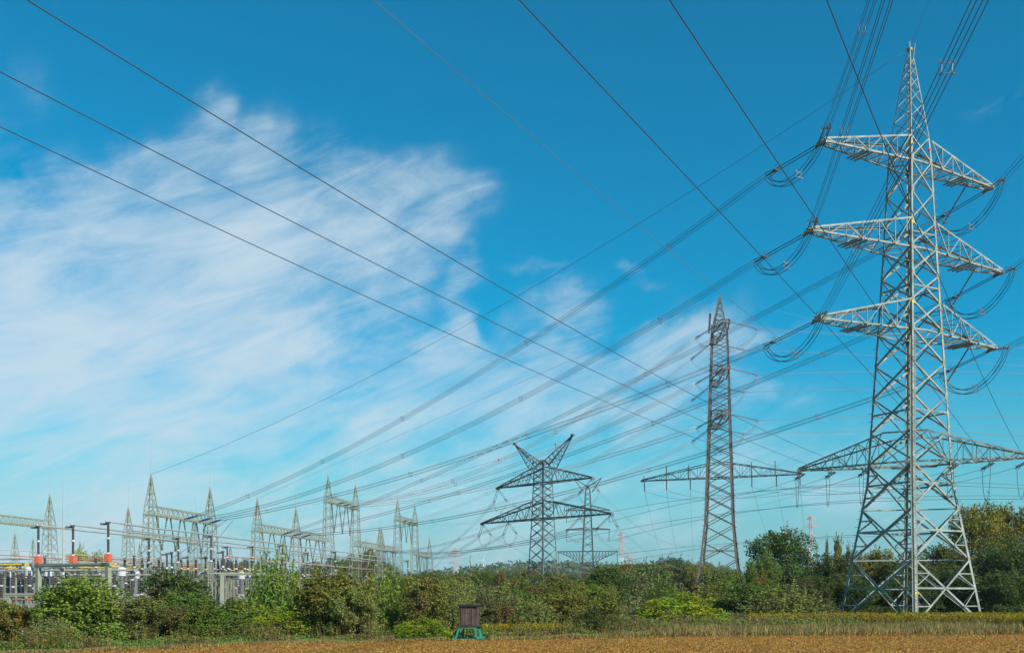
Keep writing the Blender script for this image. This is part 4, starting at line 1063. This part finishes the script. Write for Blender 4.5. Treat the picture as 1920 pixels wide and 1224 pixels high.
def plant_at(kind, x, Y, h, w, col, label, cat, group=None, autumn=False, name=None, depth=1.0):
    v = cnt.get(kind, 0); cnt[kind] = v + 1
    me = crown_mesh(kind, v % NV[kind], *SPEC[kind])[1 if autumn else 0]
    isT = kind in ('tree', 'poplar', 'roundtree')
    r = empty(name or ('tree' if isT else 'shrub'), (x, Y, 0), rng.uniform(0, 6.28)); tag(r, label, cat, group)
    f = bpy.data.objects.new('crown' if isT else 'foliage', me); COL.objects.link(f); f.parent = r
    f.scale = (w * 1.08, w * 1.08 * depth, h); f.color = (*col, 1)
    s_ = bpy.data.objects.new('trunk' if isT else 'stems', stem_mesh(kind)); COL.objects.link(s_); s_.parent = r; s_.scale = (w, w * depth, h * .95)
    return r
G1 = (.165, .24, .035); G2 = (.125, .185, .032); G3 = (.19, .215, .055); OL = (.195, .19, .036); BR = (.20, .175, .048); AU = (.235, .19, .042); DK = (.075, .12, .028); YG = (.29, .36, .028); GR = (.21, .23, .085); RD = (.22, .135, .045)
# foreground hedge, left to right
FG = [
 ('round', 20, 1128, 110, 72, AU, 'mixed brown and yellow weedy shrub at the left edge in front of the yard', True),
 ('upright', 92, 1158, 95, 65, GR, 'low grey green shrub in front of the big green bush at the left', False),
 ('round', 150, 1082, 160, 71, G1, 'big bright green bush under the orange boxes at the left', False),
 ('upright', 160, 1078, 110, 74, GR, 'greyish upright shoots rising out behind the big green bush at the left', False),
 ('mound', 100, 1172, 110, 62, G1, 'low green bramble mound at the foot of the big green bush', False),
 ('round', 285, 1118, 128, 74, BR, 'brown and olive bush between the big green bush and the dark tall bush', True),
 ('round', 330, 1072, 150, 82, DK, 'dark green tall bush in front of the nearest gantry', False),
 ('round', 352, 1108, 90, 77, G2, 'dark green lower flank bush right of the brown bush', False),
 ('mound', 440, 1122, 150, 84, G1, 'light green bramble bank left of the bright willow bush', False),
 ('mound', 410, 1143, 120, 77, G2, 'green bramble heap in front of the light green bank', False),
 ('upright', 516, 1044, 108, 88, G1, 'bright leafy upright willow bush with a spiky top', False),
 ('mound', 530, 1140, 120, 80, YG, 'bright green bramble at the foot of the willow bush', False),
 ('round', 622, 1074, 150, 80, OL, 'big round olive green bush left of the middle', False),
 ('round', 668, 1100, 100, 78, G3, 'paler right flank of hedge beside the big olive bush', False),
 ('upright', 715, 1070, 100, 88, G1, 'green upright shrub between the olive bush and the autumn bush', False),
 ('round', 796, 1078, 98, 84, AU, 'orange tinged autumn bush below the far gantries', True),
 ('mound', 792, 1158, 96, 77, YG, 'low bright green bramble left of the hunting hide', False),
 ('upright', 850, 1092, 88, 92, G3, 'pale green upright shrub behind the hunting hide', False),
 ('upright', 905, 1100, 110, 96, (.15, .145, .07), 'greyish brown shrub rising behind the hunting hide roof', True),
 ('round', 928, 1128, 76, 90, RD, 'rusty red shrub just right of the hunting hide', True),
 ('upright', 985, 1116, 120, 94, G3, 'soft green shrub below the left leg of the horned pylon', False),
 ('round', 1052, 1108, 120, 98, OL, 'olive shrub below the right leg of the horned pylon', False),
 ('mound', 1118, 1142, 96, 83, (.07, .095, .025), 'dark drooping grassy bush at the field edge right of the yellow flowers', False),
 ('mound', 1280, 1112, 172, 101, YG, 'bright yellow green mound shaped bush below the slender pylon', False),
 ('upright', 1190, 1120, 100, 104, GR, 'grey green shrub left of the bright yellow green mound', False),
 ('round', 1400, 1090, 150, 118, G2, 'green shrub right of the bright yellow green mound', False),
 ('upright', 1470, 1096, 150, 112, G3, 'soft green shrub below the round dark tree', False),
 ('round', 1520, 1085, 90, 122, (.16, .13, .05), 'brownish shrub left of the tall pylon', True)]
for k, px, yt, w, Y, c, lab, au in FG:
    if px < 860: Y = max(Y * .93, 60 + px * .017); w *= 1.1
    plant(k, px, yt, w, Y, c, lab, 'bush', 'bushes of the front hedge', au)
MG = [
 ('upright', 870, 1076, 110, 125, G3, 'pale soft shrub behind the hunting hide, second row', False), ('round', 960, 1084, 110, 130, OL, 'olive bush at the left foot of the horned pylon', True),
 ('round', 1035, 1078, 80, 160, BR, 'brownish bush between the feet of the horned pylon', True), ('round', 1140, 1062, 96, 135, DK, 'dark dense bush left of the willow like shrub in the middle', False),
 ('upright', 1215, 1060, 110, 140, GR, 'grey green willow like shrub left of the slender pylon', False), ('round', 1283, 1078, 96, 150, (.17, .13, .075), 'brown heathery bush at the left foot of the slender pylon', True),
 ('round', 1352, 1070, 100, 160, G2, 'green bush at the right foot of the slender pylon', False), ('round', 1100, 1092, 100, 112, G1, 'green bush below the far grey pylon', False),
 ('upright', 1330, 1092, 120, 128, OL, 'olive shrub in front of the slender pylon feet', False), ('round', 1425, 1082, 60, 150, RD, 'small rusty red shrub left of the round dark tree', True),
 ('round', 1070, 1086, 80, 140, G3, 'pale green bush right of the horned pylon', False), ('round', 1010, 1098, 90, 118, RD, 'reddish brown shrub in front of the horned pylon', True),
 ('upright', 1000, 1090, 100, 150, G1, 'fresh green shrub left behind the horned pylon foot', False), ('upright', 1240, 1084, 100, 122, G2, 'dark green shrub behind the bright yellow green mound', False),
 ('round', 760, 1082, 90, 100, G2, 'green bush behind the autumn bush', False), ('round', 590, 1088, 90, 100, G1, 'green bush filling the gap behind the big olive bush', False),
 ('round', 905, 1072, 60, 190, DK, 'dark bush on the plain left of the horned pylon', False), ('round', 940, 1070, 34, 190, RD, 'small red autumn tree left of the horned pylon', True)]
for k, px, yt, w, Y, c, lab, au in MG:
    plant(k, px, yt, w, Y, c, lab, 'bush', 'bushes of the middle ground', au)
TR = [
 ('roundtree', 1468, 995, 158, 165, (.085, .145, .035), 'round dark green tree left of the tall pylon'), ('roundtree', 1430, 1032, 74, 160, G2, 'smaller tree against the left side of the round dark tree'),
 ('roundtree', 1575, 1036, 120, 150, (.09, .115, .035), 'dark tree behind the left leg of the tall pylon'), ('tree', 1640, 1030, 100, 155, OL, 'olive tree behind the middle of the tall pylon'),
 ('roundtree', 1700, 1030, 130, 148, (.09, .12, .036), 'dark tree behind the front leg of the tall pylon'), ('tree', 1765, 1020, 110, 152, (.095, .12, .033), 'dark tree behind the right leg of the tall pylon'),
 ('roundtree', 1836, 946, 125, 160, (.21, .20, .03), 'tall yellowing tree right behind the tall pylon'), ('tree', 1905, 938, 120, 165, (.24, .20, .03), 'tallest yellowing tree at the right edge'),
 ('roundtree', 1890, 1004, 140, 145, (.08, .125, .035), 'dark green tree below the tallest tree at the right edge'), ('tree', 1800, 1060, 100, 136, DK, 'low dark tree at the right foot of the tall pylon'),
 ('tree', 1880, 1072, 120, 132, DK, 'low dark tree at the right edge behind the goldenrod'), ('tree', 1545, 1075, 90, 138, DK, 'low dark tree at the left foot of the tall pylon'),
 ('tree', 1610, 1085, 100, 136, DK, 'low dark tree behind the lower panels of the tall pylon'), ('tree', 1680, 1085, 100, 138, DK, 'low dark tree behind the ladder of the tall pylon'), ('tree', 1740, 1082, 100, 137, DK, 'low dark tree between the ladder and the right leg'),
 ('tree', 1955, 1030, 110, 150, G2, 'dark green tree cut by the right edge'), ('poplar', 1570, 1004, 30, 240, G3, 'slim light poplar between the round dark tree and the tall pylon'), ('poplar', 1551, 1008, 14, 240, GR, 'thin bare topped poplar beside the slim light poplar'),
 ('poplar', 1590, 1018, 14, 240, GR, 'short thin poplar right of the slim light poplar')]
for k, px, yt, w, Y, c, lab in TR:
    plant(k, px, yt, w, Y, c, lab, 'tree', 'trees behind the right pylons')
g2 = random.Random(21)
# filler shrubs between the front hedge and the tree belts
for i in range(78):
    Y = g2.uniform(98, 215); px = g2.uniform(820, 1560)
    if Y < 130 and px > 1150: continue
    h = g2.uniform(2.6, 4.4) if Y < 160 else g2.uniform(4, 6.3); w = g2.uniform(3.5, 7)
    c = g2.choice([G1, G2, G3, OL, BR, GR, OL, G2, G3]); k = g2.choice(['round', 'upright', 'round', 'mound'])
    plant_at(k, gx(px, Y), Y, h * (.8 if k == 'mound' else 1), w, tuple(q * g2.uniform(.75, 1.15) for q in c), 'scrub bush in the overgrown strip around the feet of the middle pylons', 'bush', 'scrub bushes of the overgrown strip', c is BR)
for i in range(34):
    Y = g2.uniform(88, 140); px = g2.uniform(-60, 840)
    h = g2.uniform(1.3, 2.4); w = g2.uniform(3, 6); c = g2.choice([G1, G2, G3, OL, BR])
    plant_at(g2.choice(['mound', 'round']), gx(px, Y), Y, h, w, c, 'low scrub bush between the front hedge and the substation yard', 'bush', 'low scrub bushes in front of the yard', c is BR)
# belts of trees further back
for i in range(150):
    Y = g2.uniform(235, 620); px = g2.uniform(700, 1780)
    top = g2.gauss(1068, 5) + (9 if px < 1110 else 0) - (8 if 1180 < px < 1320 else 0)
    h = max(5, EYE + (HY - top) / F * Y); w = h * g2.uniform(.75, 1.25)
    c = g2.choice([G2, DK, G2, OL, (.085, .135, .045), G3]);
    plant_at('tree', gx(px, Y), Y, h, w, tuple(q * g2.uniform(.75, 1.1) for q in c), 'green tree of the wooded belt behind the middle pylons', 'tree', 'trees of the wooded belt')
for i in range(60):
    Y = g2.uniform(430, 560); px = g2.uniform(-80, 760)
    top = g2.gauss(1066, 6); h = EYE + (HY - top) / F * Y; w = h * g2.uniform(.7, 1.1)
    c = g2.choice([G2, OL, G2, BR, G1]); plant_at('tree', gx(px, Y), Y, h, w, c, 'tree beyond the substation yard seen between its tubes and posts', 'tree', 'trees beyond the substation yard', c is BR)
for px, yt, w, Y, c, lab in ((150, 1030, 60, 380, YG, 'light green tree rising above the tubes of the left yard'), (185, 1034, 40, 380, G1, 'second light green tree above the tubes of the left yard'), (450, 1052, 46, 330, OL, 'olive tree behind the yard right of the second gantry tower'),
                            (692, 1028, 60, 430, OL, 'tall olive tree behind the taller gantry pair'), (640, 1040, 70, 420, G2, 'green tree between the legs of the taller gantry pair'), (590, 1052, 60, 420, G2, 'green tree behind the gantry left of the taller pair')):
    plant('tree', px, yt, w, Y, c, lab, 'tree', 'taller trees beyond the yard')
# far hills with woods
def hill_h(x, Y):
    return (27 + 15 * math.exp(-((x - 20) / 150) ** 2) + 5 * math.sin(x / 210 + 1) + 3 * math.sin(x / 67)) * math.exp(-((Y - 1500) / 330) ** 2)
m = MB(); nx, ny = 90, 14
vs = []; fs = []
for j in range(ny):
    for i in range(nx):
        x = -1500 + 3000 * i / (nx - 1); y = 900 + 1300 * j / (ny - 1); vs.append((x, y, max(-.5, hill_h(x, y) - 3.0)))
for j in range(ny - 1):
    for i in range(nx - 1): fs.append((j * nx + i, j * nx + i + 1, (j + 1) * nx + i + 1, (j + 1) * nx + i))
m.add(vs, fs); tag(m.build('hills', M['earth'], smooth=True), kind='structure')
g = np.random.default_rng(9); n = 70000
x = g.uniform(-1150, 1150, n); y = g.uniform(1000, 1500, n)
cell = np.sin(x * .31 + np.sin(y * .1) * 2) * np.sin(y * .27 + np.sin(x * .12) * 2)
z = np.array([hill_h(a, b) for a, b in zip(x, y)]) + cell * 4 + g.uniform(-6, 3.5, n)
P = np.stack([x, y, z], 1); T, B = leaves_at(g, P, np.tile([0, -.4, .6], (n, 1)), 4.6, 3.4)
o = bpy.data.objects.new('distant_wood', quads_mesh('distant_wood', P, T, B, M['farwood'])); COL.objects.link(o); tag(o, 'wooded ridge on the horizon', kind='stuff')

# ------------------------------------------------------------------ stuff: crop, grasses, weeds, goldenrod
def stuff(name, P, T, B, mat, mi=None):
    o = bpy.data.objects.new(name, quads_mesh(name, P, T, B, mat, mi=mi)); COL.objects.link(o); tag(o, kind='stuff'); return o
g = np.random.default_rng(4)
n = 150000
y = 46 + 50 * g.uniform(0, 1, n) ** 1.1; px = g.uniform(-60, 1980, n); x = (px - CX) / F * y
ok = np.array([b < edge(a) - .1 for a, b in zip(x, y)]); x = x[ok]; y = y[ok]; n = len(x)
P = np.stack([x, y, g.uniform(.02, .15, n) + .04 * np.sin(x * 1.7) * np.sin(y * 1.3)], 1); P[:, 2] = np.maximum(P[:, 2], .02)
T, B = leaves_at(g, P, np.tile([0, 0, .8], (n, 1)), .12, .05, spread=1.1)
stuff('ripe_crop', P, T, B, M['crop'])
def blades(n, xs, ys, hs, wid, lean=.25):
    P0 = np.stack([xs, ys, hs * .5], 1); T = np.stack([g.normal(0, lean, n) * hs * .5, g.normal(0, lean, n) * hs * .5, hs * .5], 1)
    a = g.uniform(0, 6.28, n); B = np.stack([np.cos(a) * wid, np.sin(a) * wid, np.zeros(n)], 1); return P0, T, B
# dry grass along the field edge
n = 60000; px = g.uniform(-40, 1980, n); x = (px - CX) / F * 80
wband = np.interp(x, [-40, -10, 2, 8, 14, 45], [3.2, 1.6, 2.0, 2.2, 8, 10]); y = np.array([edge(a) for a in x]) + g.uniform(-.25, 1, n) * wband
hh = np.interp(x, [-40, -10, 5, 12, 45], [.32, .3, .38, .9, 1.1]) * g.uniform(.45, 1.15, n) * (.8 + .3 * np.sin(x * 1.1) * np.sin(y * .9))
clear = ~((np.abs(x + 3.0) < 1.5) & (y < 75.6)); x, y, hh = x[clear], y[clear], hh[clear]; n = len(x)
stuff('dry_grass', *blades(n, x, y, hh, .02 + .012 * g.uniform(0, 1, n)), M['grass'])
# leafy weeds in front of the hedge
n = 70000; px = g.uniform(-40, 1250, n); x = (px - CX) / F * 76; y = np.array([edge(a) for a in x]) + .4 + g.uniform(0, 1, n) ** 1.3 * 9
prof = (.65 + .35 * np.sin(x * .9 + 1) * np.sin(y * .7)) * np.interp(x, [-40, -12, -5, 6, 12], [.62, .6, .62, .65, .7])
z = g.uniform(0, 1, n) ** .7 * prof * np.clip((y - np.array([edge(a) for a in x])) / 2.5, .25, 1)
sel = g.uniform(0, 1, n) < np.where((np.abs(x + 3.0) < 1.6) & (y < 76), .04, 1); x, y, z = x[sel], y[sel], z[sel]
P = np.stack([x, y, z + .02], 1); T, B = leaves_at(g, P, np.tile([0, -.2, .6], (len(x), 1)), .15, .08, spread=1.1)
stuff('weeds', P, T, B, [M['weeds'], M['bramble']], mi=(np.sin(x * .8) * np.sin(y * .6 + 2) > .1))
n = 60000; px = g.uniform(1080, 1620, n); y = g.uniform(88, 122, n); x = (px - CX) / F * y; z = g.uniform(0, 1, n) ** .7 * (.9 + .5 * np.sin(x * .5) * np.sin(y * .4))
P = np.stack([x, y, z + .02], 1); T, B = leaves_at(g, P, np.tile([0, -.2, .6], (n, 1)), .2, .1, spread=1.1)
stuff('weeds', P, T, B, [M['weeds'], M['bramble']], mi=(np.sin(x * .6) * np.sin(y * .5 + 2) > .1))
# scattered tall weed stalks breaking up the verge
n = 5200; px = g.uniform(-40, 1980, n); x = (px - CX) / F * 84; y = np.array([edge(a) for a in x]) + 1.2 + g.uniform(0, 1, n) * np.interp(x, [-40, 8, 16, 45], [5, 5, 16, 20])
pt = np.sin(x * .55 + 2) * np.sin(y * .8) + .5 * np.sin(x * 1.9); sel = (pt > .1) & ~((np.abs(x + 3.0) < 1.6) & (y < 76)); x, y = x[sel], y[sel]; n = len(x)
hs_ = g.uniform(.7, 1.55, n); P, T, B = blades(n, x, y, hs_, .02 + 0 * x, .1); k = 5
LP = np.stack([np.repeat(x, k) + g.normal(0, .08, n * k), np.repeat(y, k) + g.normal(0, .08, n * k), np.repeat(hs_, k) * g.uniform(.35, 1.02, n * k)], 1)
LT, LB = leaves_at(g, LP, np.tile([0, 0, .6], (n * k, 1)), .17, .07)
stuff('weeds', np.concatenate([P, LP]), np.concatenate([T, LT]), np.concatenate([B, LB]), [M['weeds'], M['stalk']], mi=(g.uniform(0, 1, n * (k + 1)) > .5))
# goldenrod
def goldenrod(n, px0, px1, Y0, Y1, h):
    px = g.uniform(px0, px1, n); y = g.uniform(Y0, Y1, n); x = (px - CX) / F * y
    hs = h * g.uniform(.8, 1.1, n) * (.93 + .1 * np.sin(x * .8) * np.sin(y * 1.1))
    P, T, B = blades(n, x, y, hs * .92, .035 + 0 * x, .06)
    k = 4; fx = np.repeat(x, k) + g.normal(0, .06, n * k); fy = np.repeat(y, k) + g.normal(0, .06, n * k); fz = np.repeat(hs, k) - g.uniform(0, .28, n * k)
    FP = np.stack([fx, fy, fz], 1); FT, FB = leaves_at(g, FP, np.tile([0, 0, .6], (n * k, 1)), .17, .08, spread=1.0)
    lx = np.repeat(x, 2) + g.normal(0, .07, n * 2); ly = np.repeat(y, 2) + g.normal(0, .07, n * 2); lz = np.repeat(hs, 2) * g.uniform(.2, .85, n * 2)
    LP = np.stack([lx, ly, lz], 1); LT, LB = leaves_at(g, LP, np.tile([0, 0, .5], (n * 2, 1)), .16, .05)
    mi = np.concatenate([np.zeros(n), np.ones(n * k), np.zeros(n * 2)])
    stuff('goldenrod', np.concatenate([P, FP, LP]), np.concatenate([T, FT, LT]), np.concatenate([B, FB, LB]), [M['stalk'], M['golden']], mi=mi)
goldenrod(9000, 1405, 1980, 97, 112, 1.35)
goldenrod(750, 905, 1085, 79.5, 88, .85)
goldenrod(260, 28, 62, 66, 70, 1.9)

# ------------------------------------------------------------------ air
m = MB(); m.box((0, 1000, 44), (4600, 2600, 90)); hm, hnt, hout = new_mat('haze_air')
pv = N(hnt, 'ShaderNodeVolumePrincipled'); pv.inputs['Density'].default_value = .00007; pv.inputs['Color'].default_value = (.86, .93, 1, 1); pv.inputs['Anisotropy'].default_value = 0
hnt.links.new(pv.outputs['Volume'], hout.inputs['Volume']); tag(m.build('haze', hm), kind='stuff')
# ------------------------------------------------------------------ sky, sun, camera
SUN_AZ, SUN_EL = R(135), R(35)            # azimuth from +Y clockwise
w = bpy.data.worlds.new('World'); sc.world = w; w.use_nodes = True; nt = w.node_tree; nt.nodes.clear()
out = N(nt, 'ShaderNodeOutputWorld'); bg = N(nt, 'ShaderNodeBackground'); bg.inputs['Strength'].default_value = .078
sky = N(nt, 'ShaderNodeTexSky', sky_type='NISHITA'); sky.sun_disc = False; sky.sun_elevation = SUN_EL; sky.sun_rotation = SUN_AZ
sky.air_density = 1.0; sky.dust_density = .4; sky.ozone_density = 1.6; sky.altitude = 100
hs = N(nt, 'ShaderNodeHueSaturation'); hs.inputs['Saturation'].default_value = 1.8; hs.inputs['Hue'].default_value = .48; hs.inputs['Value'].default_value = 1.28
nt.links.new(sky.outputs['Color'], hs.inputs['Color'])
hm_ = N(nt, 'ShaderNodeMix', data_type='RGBA'); hm_.blend_type = 'MULTIPLY'; hm_.inputs['Factor'].default_value = 1; nt.links.new(hs.outputs['Color'], hm_.inputs['A']); hm_.inputs['B'].default_value = (.05, .94, .94, 1)
tc = N(nt, 'ShaderNodeTexCoord'); sp = N(nt, 'ShaderNodeSeparateXYZ'); nt.links.new(tc.outputs['Generated'], sp.inputs[0])
def mth(op, a, b=None, c=None):
    n_ = N(nt, 'ShaderNodeMath', operation=op)
    for i, v_ in enumerate((a, b, c)):
        if v_ is None: continue
        if isinstance(v_, (int, float)): n_.inputs[i].default_value = v_
        else: nt.links.new(v_, n_.inputs[i])
    return n_.outputs[0]
azn = mth('ARCTAN2', sp.outputs['X'], sp.outputs['Y']); eln = mth('ARCSINE', sp.outputs['Z'])
cb = N(nt, 'ShaderNodeCombineXYZ'); nt.links.new(azn, cb.inputs[0]); nt.links.new(eln, cb.inputs[1])
lowm = N(nt, 'ShaderNodeMapRange', interpolation_type='SMOOTHSTEP'); lowm.inputs['From Min'].default_value = .24; lowm.inputs['From Max'].default_value = -.03; lowm.inputs['To Max'].default_value = .92
nt.links.new(eln, lowm.inputs['Value'])
skm = N(nt, 'ShaderNodeMix', data_type='RGBA'); nt.links.new(lowm.outputs['Result'], skm.inputs['Factor']); nt.links.new(hm_.outputs['Result'], skm.inputs['A']); skm.inputs['B'].default_value = (2.45, 3.8, 5.2, 1)
def azel(px, py):
    a = math.atan((px - CX) / F); return a, math.atan2(HY - py, math.hypot(F, px - CX))
def mapped(rot, scx, scy):
    mp = N(nt, 'ShaderNodeMapping'); mp.vector_type = 'TEXTURE'; mp.inputs['Rotation'].default_value = (0, 0, rot); mp.inputs['Scale'].default_value = (1 / scx, 1 / scy, 1)
    nt.links.new(cb.outputs[0], mp.inputs['Vector']); return mp.outputs[0]
# warped coordinates so the cloud edges curl
wn = N(nt, 'ShaderNodeTexNoise'); wn.inputs['Scale'].default_value = 7; wn.inputs['Detail'].default_value = 6; nt.links.new(cb.outputs[0], wn.inputs['Vector'])
wsub = N(nt, 'ShaderNodeVectorMath', operation='SUBTRACT'); nt.links.new(wn.outputs['Color'], wsub.inputs[0]); wsub.inputs[1].default_value = (.5, .5, .5)
wsc = N(nt, 'ShaderNodeVectorMath', operation='SCALE'); wsc.inputs['Scale'].default_value = .2; nt.links.new(wsub.outputs[0], wsc.inputs[0])
wad = N(nt, 'ShaderNodeVectorMath', operation='ADD'); nt.links.new(cb.outputs[0], wad.inputs[0]); nt.links.new(wsc.outputs[0], wad.inputs[1])
def blob(px, py, rx, ry, rot, amp):
    """soft elliptical cloud bank at a compass direction and height"""
    a, e = azel(px, py); sbn = N(nt, 'ShaderNodeVectorMath', operation='SUBTRACT'); nt.links.new(wad.outputs[0], sbn.inputs[0]); sbn.inputs[1].default_value = (a, e, 0)
    mp = N(nt, 'ShaderNodeMapping'); mp.vector_type = 'TEXTURE'; mp.inputs['Rotation'].default_value = (0, 0, R(rot)); mp.inputs['Scale'].default_value = (rx / F, ry / F, 1)
    nt.links.new(sbn.outputs[0], mp.inputs['Vector'])
    ln = N(nt, 'ShaderNodeVectorMath', operation='LENGTH'); nt.links.new(mp.outputs[0], ln.inputs[0])
    mr = N(nt, 'ShaderNodeMapRange', interpolation_type='SMOOTHERSTEP'); mr.inputs['From Min'].default_value = 1.35; mr.inputs['From Max'].default_value = .15; mr.inputs['To Max'].default_value = amp
    nt.links.new(ln.outputs['Value'], mr.inputs['Value']); return mr.outputs['Result']
BL = [(560, 410, 260, 120, 18, .5), (100, 470, 330, 110, 14, .45), (300, 280, 240, 70, 30, .3), (60, 600, 430, 230, 8, .95), (330, 500, 330, 170, 16, .7), (640, 520, 300, 95, 22, .6), (735, 330, 135, 85, 25, .42), (800, 420, 95, 110, -30, .34), (510, 290, 105, 120, -50, .5), (230, 690, 380, 110, 8, .6),
      (640, 720, 430, 85, 12, .72), (420, 860, 420, 80, 6, .55), (1000, 790, 480, 85, 6, .85), (1170, 660, 300, 60, 8, .8), (1250, 750, 300, 50, 6, .4), (130, 900, 360, 130, 4, .8), (330, 200, 60, 150, -40, .24), (410, 130, 60, 45, 40, .25), (90, 350, 260, 105, 10, .55),
      (1060, 555, 60, 75, 70, .5), (1195, 510, 60, 26, -15, .42), (1420, 830, 330, 50, 5, .35), (860, 585, 50, 60, 60, .5), (1870, 200, 75, 22, 25, .3), (1890, 150, 60, 16, 30, .22), (1240, 930, 520, 60, 3, .4), (990, 500, 90, 16, 18, .3), (1290, 580, 120, 40, 20, .28), (1440, 610, 150, 22, 24, .3), (700, 930, 420, 50, 4, .5), (250, 1000, 650, 100, 2, .65), (900, 1010, 700, 70, 2, .4), (560, 640, 300, 70, 10, .3), (860, 400, 60, 90, -60, .25)]
tot = None
for bdef in BL:
    r_ = blob(*bdef); tot = r_ if tot is None else mth('ADD', tot, r_)
n1 = N(nt, 'ShaderNodeTexNoise'); n1.inputs['Scale'].default_value = 1; n1.inputs['Detail'].default_value = 12; n1.inputs['Roughness'].default_value = .6; n1.inputs['Distortion'].default_value = .6
nt.links.new(mapped(R(14), 5.0, 11.5), n1.inputs['Vector'])
n2 = N(nt, 'ShaderNodeTexNoise'); n2.inputs['Scale'].default_value = 1; n2.inputs['Detail'].default_value = 12; n2.inputs['Roughness'].default_value = .66; n2.inputs['Distortion'].default_value = .9
nt.links.new(mapped(R(21), 8, 34), n2.inputs['Vector'])
nz = mth('ADD', mth('MULTIPLY', n1.outputs['Fac'], .6), mth('MULTIPLY', n2.outputs['Fac'], .4))
nzc = mth('MULTIPLY', mth('SUBTRACT', nz, .485), 4.6)
wgt = mth('MINIMUM', mth('MULTIPLY', tot, 3.2), 1.0)
cov = mth('ADD', mth('MULTIPLY', mth('TANH', tot), .92), mth('MULTIPLY', nzc, mth('MULTIPLY', wgt, .72)))
dmr = N(nt, 'ShaderNodeMapRange', interpolation_type='SMOOTHSTEP'); dmr.inputs['From Min'].default_value = -.1; dmr.inputs['From Max'].default_value = 1.35; dmr.inputs['To Max'].default_value = .9
nt.links.new(cov, dmr.inputs['Value']); den = dmr.outputs['Result']
mix = N(nt, 'ShaderNodeMix', data_type='RGBA'); nt.links.new(den, mix.inputs['Factor']); nt.links.new(skm.outputs['Result'], mix.inputs['A']); mix.inputs['B'].default_value = (5.5, 6.8, 7.7, 1)
nt.links.new(mix.outputs['Result'], bg.inputs['Color']); nt.links.new(bg.outputs['Background'], out.inputs['Surface'])
sl = bpy.data.lights.new('sun', 'SUN'); sl.energy = 4.8; sl.angle = R(.53); sl.color = (1, .945, .86)
so = bpy.data.objects.new('sun', sl); COL.objects.link(so)
sd = Vector((math.sin(SUN_AZ) * math.cos(SUN_EL), math.cos(SUN_AZ) * math.cos(SUN_EL), math.sin(SUN_EL)))
so.rotation_euler = (-sd).to_track_quat('-Z', 'Y').to_euler(); so.location = (0, 0, 120)
cam = bpy.data.cameras.new('camera'); co = bpy.data.objects.new('camera', cam); COL.objects.link(co); sc.camera = co
co.location = (0, 0, EYE); co.rotation_euler = (R(90), 0, 0); cam.sensor_width = 36; cam.lens = F / 1920 * 36
cam.sensor_fit = 'HORIZONTAL'; cam.shift_y = (HY - 612) / 1920; cam.clip_start = .5; cam.clip_end = 12000
sc.view_settings.view_transform = 'Standard'; sc.view_settings.look = 'None'; sc.view_settings.exposure = .45; sc.view_settings.gamma = 1
sc.render.engine = 'CYCLES'; sc.cycles.max_bounces = 6; sc.cycles.transparent_max_bounces = 4
